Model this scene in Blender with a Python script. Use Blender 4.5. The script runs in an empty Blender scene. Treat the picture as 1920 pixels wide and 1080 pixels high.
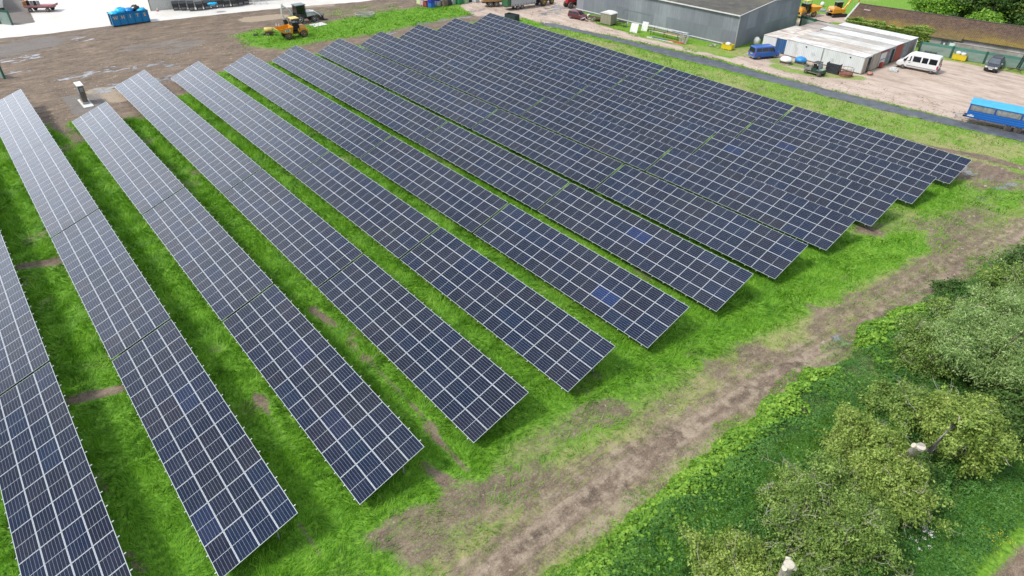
import bpy, math, random
import numpy as np
from mathutils import Vector, Matrix
R = math.radians
random.seed(7); RNG = np.random.default_rng(11)
SC = bpy.context.scene; COL = SC.collection

# ---------------------------------------------------------------- camera
CX, CY, CZ = 23.33943, 6.77579, 31.28457
YAW, PITCH, ROLL, FPX = 2.44627, .61456, .00827, 1236.774
_cy, _sy, _cp, _sp = math.cos(YAW), math.sin(YAW), math.cos(PITCH), math.sin(PITCH)
_F = Vector((_cy*_cp, _sy*_cp, -_sp)); _r = Vector((_sy, -_cy, 0)); _u = _r.cross(_F)
_c, _s = math.cos(ROLL), math.sin(ROLL)
_R = _c*_r + _s*_u; _U = -_s*_r + _c*_u
cam = bpy.data.objects.new('camera', bpy.data.cameras.new('camera')); COL.objects.link(cam)
cam.matrix_world = Matrix(((_R.x, _U.x, -_F.x, CX), (_R.y, _U.y, -_F.y, CY), (_R.z, _U.z, -_F.z, CZ), (0, 0, 0, 1)))
cam.data.sensor_width = 36; cam.data.lens = FPX/1920*36; cam.data.clip_start = .5; cam.data.clip_end = 6000
SC.camera = cam
# ---------------------------------------------------------------- sky, sun, exposure
SUN_EL, SUN_AZ = R(52), R(-108)          # azimuth measured in the xy plane from +x
world = bpy.data.worlds.new('World'); SC.world = world; world.use_nodes = True
wn = world.node_tree.nodes; wl = world.node_tree.links
bg = wn['Background']; BRIGHT = (-.955, -.14, .26)
sky = wn.new('ShaderNodeTexSky'); sky.sky_type = 'NISHITA'; sky.sun_disc = False
sky.sun_elevation = SUN_EL; sky.sun_rotation = R(90) - SUN_AZ; sky.dust_density = 3; sky.air_density = 1.2
wtc = wn.new('ShaderNodeTexCoord'); wno = wn.new('ShaderNodeTexNoise'); wno.inputs['Scale'].default_value = 2.3
wno.inputs['Detail'].default_value = 5; wno.inputs['Roughness'].default_value = .55
wmp = wn.new('ShaderNodeMapping'); wmp.inputs['Scale'].default_value = (1, 1, 2.2); wmp.inputs['Location'].default_value = (3.3, 1.2, .4)
wcr = wn.new('ShaderNodeValToRGB'); wcr.color_ramp.elements[0].position = .41; wcr.color_ramp.elements[0].color = (4.3, 5.2, 6.8, 1)
wcr.color_ramp.elements[1].position = .62; wcr.color_ramp.elements[1].color = (11.6, 12.2, 13.2, 1)
wmx = wn.new('ShaderNodeMixRGB'); wmx.inputs[0].default_value = .8      # thin overcast over the clear sky
wl.new(wtc.outputs['Generated'], wmp.inputs[0]); wl.new(wmp.outputs[0], wno.inputs['Vector']); wl.new(wno.outputs['Fac'], wcr.inputs[0])
# the brighter part of the cloud cover low in the west
wdp = wn.new('ShaderNodeVectorMath'); wdp.operation = 'DOT_PRODUCT'; wdp.inputs[1].default_value = BRIGHT; wl.new(wtc.outputs['Generated'], wdp.inputs[0])
wmr = wn.new('ShaderNodeMapRange'); wmr.interpolation_type = 'SMOOTHSTEP'; wmr.inputs[1].default_value = .9; wmr.inputs[2].default_value = 1.0; wmr.inputs[3].default_value = 1; wmr.inputs[4].default_value = 3.0; wl.new(wdp.outputs['Value'], wmr.inputs[0])
wsc = wn.new('ShaderNodeVectorMath'); wsc.operation = 'SCALE'; wl.new(wcr.outputs[0], wsc.inputs[0]); wl.new(wmr.outputs[0], wsc.inputs['Scale'])
wl.new(sky.outputs[0], wmx.inputs[1]); wl.new(wsc.outputs[0], wmx.inputs[2]); wl.new(wmx.outputs[0], bg.inputs[0])
bg.inputs[1].default_value = .086
sun = bpy.data.objects.new('sun', bpy.data.lights.new('sun', 'SUN')); COL.objects.link(sun)
sun.data.energy = 2.6; sun.data.angle = R(11); sun.data.color = (1, .96, .9)
sd = Vector((math.cos(SUN_EL)*math.cos(SUN_AZ), math.cos(SUN_EL)*math.sin(SUN_AZ), math.sin(SUN_EL)))
sun.rotation_euler = sd.to_track_quat('Z', 'Y').to_euler()
SC.view_settings.view_transform = 'Standard'; SC.view_settings.look = 'None'
SC.view_settings.gamma = 1; SC.view_settings.exposure = .5
SC.render.engine = 'CYCLES'
SC.cycles.max_bounces = 6; SC.cycles.transparent_max_bounces = 6; SC.cycles.caustics_reflective = False

# ---------------------------------------------------------------- helpers
def at(px, py, z=0.):
    """point of the photograph (1920x1080) -> the place on the plane z"""
    d = _R*((px-960)/FPX) + _U*((540-py)/FPX) + _F
    t = (z-CZ)/d.z
    return CX+t*d.x, CY+t*d.y

def mat(name, color, rough=.7, metal=0., var=.18, scale=2., bump=0., dirt=None, dirt_amt=0., coat=0., tex='Object', streak=None, ior=None, bscale=None):
    m = bpy.data.materials.new(name); m.use_nodes = True
    n = m.node_tree.nodes; l = m.node_tree.links; b = n['Principled BSDF']
    tc = n.new('ShaderNodeTexCoord'); mp = n.new('ShaderNodeMapping'); l.new(tc.outputs[tex], mp.inputs[0])
    if streak: mp.inputs['Scale'].default_value = streak
    no = n.new('ShaderNodeTexNoise'); no.inputs['Scale'].default_value = scale; no.inputs['Detail'].default_value = 6
    l.new(mp.outputs[0], no.inputs['Vector'])
    cr = n.new('ShaderNodeValToRGB'); c = np.array(color[:3])
    cr.color_ramp.elements[0].position = .3; cr.color_ramp.elements[1].position = .7
    cr.color_ramp.elements[0].color = (*(c*(1-var)), 1); cr.color_ramp.elements[1].color = (*np.minimum(c*(1+var), 1), 1)
    l.new(no.outputs['Fac'], cr.inputs[0]); out = cr.outputs[0]
    if dirt is not None:
        n2 = n.new('ShaderNodeTexNoise'); n2.inputs['Scale'].default_value = scale*.6; n2.inputs['Detail'].default_value = 8; n2.inputs['Roughness'].default_value = .7
        mp2 = n.new('ShaderNodeMapping'); mp2.inputs['Location'].default_value = (5, 9, 3)
        if streak: mp2.inputs['Scale'].default_value = streak
        l.new(tc.outputs[tex], mp2.inputs[0]); l.new(mp2.outputs[0], n2.inputs['Vector'])
        mr = n.new('ShaderNodeMapRange'); mr.inputs[1].default_value = .62-.3*dirt_amt; mr.inputs[2].default_value = .75-.1*dirt_amt; mr.inputs[4].default_value = min(1, .5+.5*dirt_amt)
        l.new(n2.outputs['Fac'], mr.inputs[0]); mx = n.new('ShaderNodeMixRGB'); l.new(mr.outputs[0], mx.inputs[0]); l.new(out, mx.inputs[1])
        mx.inputs[2].default_value = (*dirt[:3], 1); out = mx.outputs[0]
    l.new(out, b.inputs['Base Color']); b.inputs['Roughness'].default_value = rough; b.inputs['Metallic'].default_value = metal
    if ior: b.inputs['IOR'].default_value = ior
    if coat: b.inputs['Coat Weight'].default_value = coat; b.inputs['Coat Roughness'].default_value = .08
    if bump:
        bn = n.new('ShaderNodeTexNoise'); bn.inputs['Scale'].default_value = bscale or scale*6; bn.inputs['Detail'].default_value = 4
        l.new(mp.outputs[0], bn.inputs['Vector']); bp = n.new('ShaderNodeBump'); bp.inputs['Strength'].default_value = bump; bp.inputs['Distance'].default_value = .05
        l.new(bn.outputs['Fac'], bp.inputs['Height']); l.new(bp.outputs[0], b.inputs['Normal'])
    return m

class MB:
    """collects shapes, each face with a material slot, and links them as one mesh"""
    def __init__(s): s.v = []; s.f = []; s.m = []; s.sm = []
    def add(s, vs, fs, m=0, smooth=False):
        o = len(s.v); s.v += [tuple(v) for v in vs]; s.f += [tuple(i+o for i in f) for f in fs]; s.m += [m]*len(fs); s.sm += [smooth]*len(fs); return s
    def box(s, x0, x1, y0, y1, z0, z1, m=0, taper=0., tx=None, ty=None):
        a = taper if tx is None else tx; b = taper if ty is None else ty
        s.add([(x0, y0, z0), (x1, y0, z0), (x1, y1, z0), (x0, y1, z0), (x0+a, y0+b, z1), (x1-a, y0+b, z1), (x1-a, y1-b, z1), (x0+a, y1-b, z1)],
              [(3, 2, 1, 0), (4, 5, 6, 7), (0, 1, 5, 4), (1, 2, 6, 5), (2, 3, 7, 6), (3, 0, 4, 7)], m); return s
    def prism(s, prof, y0, y1, m=0, axis='y'):
        """profile in (x,z) pulled along y (or (y,z) pulled along x)"""
        n = len(prof)
        P = (lambda p, t: (p[0], t, p[1])) if axis == 'y' else ((lambda p, t: (t, p[0], p[1])) if axis == 'x' else (lambda p, t: (p[0], p[1], t)))
        s.add([P(p, y0) for p in prof]+[P(p, y1) for p in prof],
              [tuple(range(n)), tuple(range(2*n-1, n-1, -1))]+[(i, i+n, (i+1) % n+n, (i+1) % n) for i in range(n)], m); return s
    def tube(s, pts, r, n=6, m=0, cap=True, smooth=True):
        pts = [Vector(p) for p in pts]; rs = r if isinstance(r, (list, tuple)) else [r]*len(pts); vs = []
        for i, p in enumerate(pts):
            d = (pts[min(i+1, len(pts)-1)]-pts[max(i-1, 0)]).normalized()
            a = d.cross(Vector((0, 0, 1)) if abs(d.z) < .9 else Vector((1, 0, 0))).normalized(); b = d.cross(a)
            vs += [p+(a*math.cos(2*math.pi*k/n)+b*math.sin(2*math.pi*k/n))*rs[i] for k in range(n)]
        fs = [(i*n+k, i*n+(k+1) % n, (i+1)*n+(k+1) % n, (i+1)*n+k) for i in range(len(pts)-1) for k in range(n)]
        s.add(vs, fs, m, smooth)
        if cap: s.add([vs[k] for k in range(n)], [tuple(range(n))], m); s.add([vs[-n+k] for k in range(n)], [tuple(range(n-1, -1, -1))], m)
        return s
    def bar(s, a, b, w, m=0): return s.tube([a, b], w*.7, 4, m, True, False)
    def lathe(s, prof, c, axis='y', n=18, m=0):
        """prof: (offset along the axis, radius)"""
        vs = []
        for o, r in prof:
            for k in range(n):
                t = 2*math.pi*k/n; a, b = r*math.cos(t), r*math.sin(t)
                vs.append((c[0]+a, c[1]+o, c[2]+b) if axis == 'y' else ((c[0]+o, c[1]+a, c[2]+b) if axis == 'x' else (c[0]+a, c[1]+b, c[2]+o)))
        q = len(prof)
        s.add(vs, [(i*n+k, i*n+(k+1) % n, (i+1)*n+(k+1) % n, (i+1)*n+k) for i in range(q-1) for k in range(n)], m, True)
        s.add(vs[:n], [tuple(range(n))], m); s.add(vs[-n:], [tuple(range(n))], m); return s
    def blob(s, c, rx, ry, rz, m=0, nu=12, nv=8, jit=.12, zmin=None):
        rr = random.Random(int(abs(c[0]*7+c[1]*13+rx*100))); vs = []
        for j in range(nv+1):
            ph = math.pi*j/nv
            for i in range(nu):
                t = 2*math.pi*i/nu; k = 1+rr.uniform(-jit, jit)
                z = c[2]+rz*math.cos(ph)*k
                if zmin is not None: z = max(z, zmin)
                vs.append((c[0]+rx*math.sin(ph)*math.cos(t)*k, c[1]+ry*math.sin(ph)*math.sin(t)*k, z))
        s.add(vs, [(j*nu+i, (j+1)*nu+i, (j+1)*nu+(i+1) % nu, j*nu+(i+1) % nu) for j in range(nv) for i in range(nu)], m, True); return s
    def wave(s, x0, x1, z0, z1, y=0, pitch=.2, depth=.04, m=0, top=None):
        """corrugated sheet in the xz plane facing -y; top(x) may give the height"""
        n = max(2, int((x1-x0)/pitch)); vs = []
        for i in range(n*4+1):
            x = x0+(x1-x0)*i/(n*4); d = [0, 0, -depth, -depth][i % 4]; zt = top(x) if top else z1
            vs += [(x, y+d, z0), (x, y+d, zt)]
        s.add(vs, [(2*i, 2*i+2, 2*i+3, 2*i+1) for i in range(n*4)], m); return s
    def build(s, name, mats, parent=None, loc=None, rz=None):
        me = bpy.data.meshes.new(name); me.from_pydata(s.v, [], s.f)
        mats = mats if isinstance(mats, (list, tuple)) else [mats]
        for m in mats: me.materials.append(m)
        me.polygons.foreach_set('material_index', s.m); me.polygons.foreach_set('use_smooth', s.sm); me.update()
        o = bpy.data.objects.new(name, me); COL.objects.link(o)
        if parent: o.parent = parent
        if loc: o.location = loc
        if rz is not None: o.rotation_euler.z = rz
        return o

def tag(o, label=None, cat=None, group=None, kind=None):
    if label: o['label'] = label
    if cat: o['category'] = cat
    if group: o['group'] = group
    if kind: o['kind'] = kind
    return o
def thing(name, label, cat, loc=(0, 0, 0), rz=0., group=None):
    o = bpy.data.objects.new(name, None); COL.objects.link(o); o.location = loc; o.rotation_euler = (0, 0, rz); o.empty_display_size = .3
    return tag(o, label, cat, group)
def copy_tree(o, parent=None):
    c = o.copy(); COL.objects.link(c); c.parent = parent
    for ch in list(o.children): copy_tree(ch, c)
    return c
def big_mesh(name, verts, faces, mats, attrs=None, smooth=False):
    """numpy arrays -> mesh object (all faces with the same number of corners)"""
    me = bpy.data.meshes.new(name); k = faces.shape[1]
    me.vertices.add(len(verts)); me.vertices.foreach_set('co', verts.astype(np.float32).ravel())
    me.loops.add(faces.size); me.loops.foreach_set('vertex_index', faces.astype(np.int32).ravel())
    me.polygons.add(len(faces)); me.polygons.foreach_set('loop_start', np.arange(0, faces.size, k, dtype=np.int32))
    try: me.polygons.foreach_set('loop_total', np.full(len(faces), k, dtype=np.int32))
    except Exception: pass
    for a, d in (attrs or {}).items():
        at_ = me.attributes.new(a, 'FLOAT_COLOR', 'POINT'); at_.data.foreach_set('color', d.astype(np.float32).ravel())
    for m in (mats if isinstance(mats, (list, tuple)) else [mats]): me.materials.append(m)
    if smooth: me.polygons.foreach_set('use_smooth', np.ones(len(faces), dtype=bool))
    me.update(calc_edges=True); me.validate()
    o = bpy.data.objects.new(name, me); COL.objects.link(o); return o
def text(body, size, parent, loc, rot, m, extrude=.01):
    cu = bpy.data.curves.new('lettering', 'FONT'); cu.body = body; cu.size = size; cu.extrude = extrude; cu.align_x = 'CENTER'; cu.align_y = 'CENTER'
    cu.offset = size*.02; cu.materials.append(m)
    tmp = bpy.data.objects.new('tmp', cu); COL.objects.link(tmp); bpy.context.view_layer.update(); me = bpy.data.meshes.new_from_object(tmp.evaluated_get(bpy.context.evaluated_depsgraph_get())); me.name = 'lettering'
    bpy.data.objects.remove(tmp); o = bpy.data.objects.new('lettering', me); COL.objects.link(o); o.parent = parent; o.location = loc; o.rotation_euler = rot; return o

# 2-D value noise for placing things
_LAT = RNG.random((256, 256))
def vnoise(x, y, s, seed=0):
    x = np.asarray(x)/s+seed*17.3+100; y = np.asarray(y)/s+seed*9.7+100
    xi = np.floor(x).astype(int); yi = np.floor(y).astype(int); fx = x-xi; fy = y-yi; fx = fx*fx*(3-2*fx); fy = fy*fy*(3-2*fy)
    g = lambda a, b: _LAT[a % 256, b % 256]
    return (g(xi, yi)*(1-fx)+g(xi+1, yi)*fx)*(1-fy)+(g(xi, yi+1)*(1-fx)+g(xi+1, yi+1)*fx)*fy
def fbm(x, y, s, seed=0): return (vnoise(x, y, s, seed)*.5+vnoise(x, y, s/2.1, seed+1)*.3+vnoise(x, y, s/4.3, seed+2)*.2)

# ---------------------------------------------------------------- ground masks
xs = np.concatenate([-170-np.geomspace(1, 1800, 16)[::-1], np.arange(-170, -62, .8), np.arange(-62, 5, .4), np.arange(5, 14.5, .15), np.arange(14.5, 32, .4), 32+np.geomspace(1, 1800, 18)])
ys = np.concatenate([-14-np.geomspace(1, 1800, 16)[::-1], np.arange(-14, 100, .4), np.arange(100, 200, .7), 200+np.geomspace(1, 1800, 18)])
GX, GY = np.meshgrid(xs, ys, indexing='ij')
def W(*px): return [at(*p) for p in px]
def seg_dist(pts, X=None, Y=None):
    X = GX if X is None else X; Y = GY if Y is None else Y
    D = np.full(X.shape, 1e9)
    for (ax, ay), (bx, by) in zip(pts[:-1], pts[1:]):
        dx, dy = bx-ax, by-ay; t = np.clip(((X-ax)*dx+(Y-ay)*dy)/(dx*dx+dy*dy+1e-9), 0, 1)
        D = np.minimum(D, np.hypot(X-ax-t*dx, Y-ay-t*dy))
    return D
def inside(pts, X, Y):
    r = np.zeros(X.shape, bool); n = len(pts)
    for i in range(n):
        (x1, y1), (x2, y2) = pts[i], pts[(i+1) % n]
        if y1 == y2: continue
        r ^= ((Y < y1) != (Y < y2)) & (X < (x2-x1)*(Y-y1)/(y2-y1)+x1)
    return r
def area(pts, soft=1.):
    """1 inside the outline, 0 outside, a ramp `soft` metres wide centred on it"""
    d = seg_dist(pts+[pts[0]]); d = np.where(inside(pts, GX, GY), d, -d); return np.clip(.5+d/soft, 0, 1)
def stroke(pts, w, k=1.): return k*np.clip(1.5-seg_dist(pts)/w, 0, 1)
def over(a, b): return np.maximum(a, b)

grass = np.ones(GX.shape)                 # the field round about
dry = np.zeros(GX.shape); dark = np.zeros(GX.shape); pink = np.zeros(GX.shape)
conc = np.zeros(GX.shape); grey = np.zeros(GX.shape); wet = np.zeros(GX.shape); lush = np.full(GX.shape, .45)
# mud along the far ends of the rows
mudz = area([at(0, 240), (-76, 8), (-73.5, 16), (-69, 23), (-76, 24), (-76, 30), (-82.5, 36.5), (-82.5, 52), (-83, 66), (-83, 80), (-84, 92), (-78, 96)]+W((1010, 40), (1040, 25), (1100, 0), (860, -15), (620, -25))+W((0, -10))+[(-170, -14), (-110, -14), (-85, 2)], 2.5)
grass = np.minimum(grass, 1-mudz)
grass = over(grass, area(W((440, 66), (470, 88), (530, 92), (600, 78), (700, 64), (790, 46), (860, 32), (930, 14), (870, 5), (780, 14), (690, 26), (610, 42), (560, 50), (480, 56)), 5)*.95)
grass = over(grass, area(W((560, 22), (700, 6), (780, 14), (700, 22), (600, 36)), 3)*.35)
lush = over(lush, area(W((440, 60), (470, 90), (600, 78), (700, 64), (790, 46), (870, 20), (700, 20), (560, 48)), 3)*.5)
grey = over(grey, area(W((0, 72), (215, 52), (330, 38), (520, 18), (640, 8), (640, 14), (400, 34), (230, 54), (60, 84), (0, 94)), 3)*.5)
grey = over(grey, stroke(W((0, 96), (70, 82)), 5, .8)); grey = over(grey, stroke(W((250, 90), (360, 78), (330, 95)), 2.5, .6))
conc = over(conc, area(W((0, 72), (100, 62), (215, 47), (283, 41), (400, 28), (540, 14), (680, 3), (760, -10), (700, -30), (300, -30), (0, -30), (-60, 0), (-40, 78)), .6))
grey = over(grey, area(W((5, 0), (42, 0), (66, 42), (30, 48), (10, 40)), 1.2)); conc = conc*(1-area(W((3, -12), (40, -12), (66, 42), (30, 47), (10, 42)), 1.2))
for pts, w in (((( 20, 112), (60, 106)), 1.6), (((145, 72), (165, 74)), 1.0), (((120, 148), (180, 136), (205, 130)), 1.2), (((200, 168), (230, 162)), 1.6), (((290, 150), (330, 144), (345, 150)), 1.3), (((30, 134), (50, 132)), .9),
               (((735, 62), (748, 60)), 1.1), (((770, 48), (830, 38)), .9), (((880, 22), (905, 18)), .9), (((1025, 24), (1060, 12)), 2.2), (((210, 133), (300, 118), (330, 126)), .8), (((560, 45), (600, 40)), .7),
               (((1838, 374), (1846, 366)), .5), (((1866, 356), (1880, 352)), .5), (((1895, 348), (1905, 346)), .5), (((1700, 350), (1722, 340)), .5), (((1550, 648), (1575, 640)), .5), (((1845, 330), (1812, 318), (1800, 330)), .9), (((840, 34), (905, 30)), .8)):
    wet = over(wet, stroke(W(*pts), w*1.6, .78))
# yard of pale pink gravel on the right and the lane along the black sheet
yard = area(W((1015, 44), (1140, 66), (1260, 92), (1360, 114), (1440, 138), (1560, 169), (1690, 199), (1810, 228), (1960, 262), (2100, 200), (2100, 150), (1920, 140), (1840, 125), (1740, 105), (1716, 100), (1612, 140), (1475, 102), (1420, 92), (1370, 110), (1300, 92), (1180, 62), (1120, 45), (1088, 20), (1100, -10), (900, -10), (860, 10), (890, 30), (980, 32)), 1.6)
yard = over(yard, area(W((1490, 50), (1560, 42), (1600, 44), (1620, 30), (1560, 26), (1500, 26)), 1.5))
pink = over(pink, yard); grass = np.minimum(grass, 1-yard)
for pts, w, k in ((((1392, 94), (1300, 88), (1262, 81), (1210, 71), (1185, 64)), .9, .6), (((1290, 92), (1400, 104)), 1.1, .6), (((1380, 96), (1410, 92), (1424, 90)), 1.4, .7),
                  (((1455, 124), (1480, 132), (1530, 140), (1610, 146)), 1.2, .85), (((1460, 115), (1500, 122), (1560, 136)), 1.6, .8), (((1720, 103), (1840, 122), (1920, 140)), .8, .7)):
    grass = over(grass, stroke(W(*pts), w, k)); dry = over(dry, stroke(W(*pts), w*1.3, .6))
# strip between the last row and the sheet, yellower grass
strip = area([(-75, 89.5), (-72, 95), (-40, 97.5), (0, 102), (30, 106), (30, 95), (10, 91), (-1, 89.5), (-30, 89.5)], 2.)
dry = over(dry, strip*.62); dry = over(dry, stroke([(-60, 91), (-2, 91)], 1.2, .45))
dry = over(dry, area([(-180, 140), (40, 140), (40, 240), (-180, 240)], 6)*.3)
dark = over(dark, stroke(W((1640, 252), (1740, 278), (1850, 300), (1920, 318)), .45, 1)); dark = over(dark, stroke(W((1660, 256), (1800, 285)), .3, 1))
grass = grass*(1-stroke(W((1645, 250), (1740, 276), (1850, 296), (1930, 318)), .7, .9))
# dirt track along the near ends
trk = W((2000, 390), (1920, 450), (1840, 490), (1760, 535), (1680, 580), (1560, 650), (1430, 720), (1300, 800), (1180, 880), (1060, 965), (950, 1050), (880, 1110))
D = seg_dist(trk); grass = grass*(1-np.clip(1.35-D/1.35, 0, 1)*.92); dark = over(dark, np.clip(1.25-D/1.3, 0, 1)*.22)
grass = grass*(1-.36*np.clip(1.6-D/3.6, 0, 1))
for off in (-.95, .95):
    dark = over(dark, stroke([(x+off, y) for x, y in trk], .26, .95)); dark = over(dark, stroke([(x+off+.1, y) for x, y in trk], .7, .45))
tr2 = W((1920, 420), (1860, 440), (1790, 470), (1700, 520), (1600, 580), (1540, 620)); grass = grass*(1-stroke(tr2, 1.1, .5))
for pts, w, k in ((((1850, 300), (1850, 350), (1820, 400), (1760, 450)), 2.0, .55), (((1760, 330), (1830, 320), (1920, 350)), 2.2, .6), (((1700, 400), (1760, 420), (1840, 400)), 1.4, .45), (((1640, 430), (1720, 420)), 1.3, .6),
                  (((1240, 700), (1180, 740), (1100, 790)), .9, .35), (((1080, 790), (1010, 830), (960, 880)), 1.2, .6), (((1160, 850), (1080, 890), (960, 930), (860, 960)), 1.1, .4), (((1020, 900), (900, 960), (840, 1020), (780, 1080)), 1.1, .3),
                  (((820, 950), (700, 1020), (650, 1080)), 1.0, .4), (((1400, 650), (1300, 720), (1200, 790)), .8, .35), (((1480, 560), (1600, 500)), .6, .3), (((1200, 900), (1080, 980)), 1.5, .55), (((1700, 640), (1560, 740), (1400, 850), (1280, 930)), 1.1, .45)):
    grass = grass*(1-stroke(W(*pts), w, k*.72)); dry = over(dry, stroke(W(*pts), w*1.6, k*.8)); dark = over(dark, stroke(W(*pts), w*.4, k*.4))
dry = over(dry, np.clip(1.6-D/3.4, 0, 1)*.85*(GX < 14))
# bare earth and wheel ruts between the rows
for pts, w, k in ((((585, 580), (625, 610)), .7, .85), (((130, 750), (225, 730)), .8, .95), (((40, 498), (110, 490)), 1.0, .8), (((215, 195), (250, 210), (200, 215)), 1.4, .8), (((110, 235), (150, 265), (120, 280)), 1.5, .75), (((330, 180), (350, 170)), 1.2, .6),
                  (((650, 640), (700, 690), (770, 760), (830, 830), (880, 880)), .35, .75), (((470, 720), (500, 760)), .3, .5), (((240, 1040), (270, 1075)), .5, .7), (((560, 980), (600, 1040)), .3, .6), (((790, 870), (830, 900)), .6, .8),
                  (((180, 870), (200, 930)), .25, .5), (((90, 560), (60, 600)), .4, .4), (((480, 740), (520, 800), (560, 860)), .2, .45), (((720, 590), (800, 680)), .2, .35)):
    grass = grass*(1-stroke(W(*pts), w*.62, min(1, k*.95))); dark = over(dark, stroke(W(*pts), w*.8, k*(1. if w < .55 else .35)))
# lush growth between and below the rows
lush = over(lush, area([(-72, -14), (-72, 20), (-82, 40), (-82, 60), (-40, 62), (-10, 40), (4, 20), (6, -14)], 4)*.95)
lush = over(lush, area([(-8, 30), (2, 62), (5, 62), (7, 30), (6, 0), (-2, 0)], 3)*.85)
lush = np.where(GY > 89, .12, lush); lush = np.where((GX < -74) & (GY > 30), np.minimum(lush, .55), lush)
_sh = area(W((1012, 42), (1117, 63), (1251, 93), (1350, 115), (1437, 140), (1560, 171), (1689, 202), (1802, 228), (1920, 253), (2040, 280), (2040, 296), (1920, 267), (1774, 234), (1650, 206), (1549, 181), (1437, 152), (1350, 128.5), (1262, 108), (1181, 85), (1087, 61.5), (1015, 47)), .8)
grass = grass*(1-_sh)
# far side of the hedge: another path in the corner
grass = grass*(1-area(W((1850, 1090), (1890, 1050), (1925, 1015), (2000, 960), (2100, 1100)), 1.)); dark = over(dark, area(W((1860, 1090), (1900, 1050), (1935, 1015), (2000, 960), (2100, 1100)), 1.)*.3)
grass = grass-np.clip((fbm(GX, GY, 5., 71)-.6)*3, 0, .5)*(GX > -75)*(GX < 12)*(GY < 96); dry = np.clip(dry+np.clip((fbm(GX, GY, 7., 72)-.5)*1.6, 0, .45)*(1-lush*.6), 0, 1)
grass = np.where((D > .75) & (D < 6) & (GX > -6), np.maximum(grass, .33+.25*fbm(GX, GY, 2.2, 77)*1.0-.1), grass)
grass = np.clip(grass, 0, 1)
# gravel bed of the kiosk
grey = over(grey, area([(-85, 16), (-83.6, 20.3), (-76.5, 20.3), (-75.8, 15.8)], .8)); grass *= 1-grey*.95
sand = stroke(W((470, 36), (520, 31)), 2.2, 1)+stroke(W((560, 14), (620, 10)), 1.5, .6)+stroke(W((185, 170), (225, 185)), 1.6, 1)+stroke(W((880, 18), (980, 22), (1000, 40)), 3, .8)
for off, ww in ((-.75, .5), (.85, .6), (2.2, .7)): sand = sand+stroke([(x+off, y) for x, y in trk], ww, .12)
sand = sand+stroke(trk, 3.2, .42)*(.4+1.1*fbm(GX, GY, 1.6, 97))
sand = np.clip(sand, 0, 1)
A1 = np.stack([grass, dry, dark, pink], -1); A2 = np.stack([conc, grey, wet, lush], -1); A3 = np.stack([sand, sand*0, sand*0, sand*0+1], -1)
def sample(F, x, y):
    i = np.clip(np.searchsorted(xs, x)-1, 0, len(xs)-2); j = np.clip(np.searchsorted(ys, y)-1, 0, len(ys)-2)
    fx = (x-xs[i])/(xs[i+1]-xs[i]); fy = (y-ys[j])/(ys[j+1]-ys[j])
    return (F[i, j]*(1-fx)+F[i+1, j]*fx)*(1-fy)+(F[i, j+1]*(1-fx)+F[i+1, j+1]*fx)*fy

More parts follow.
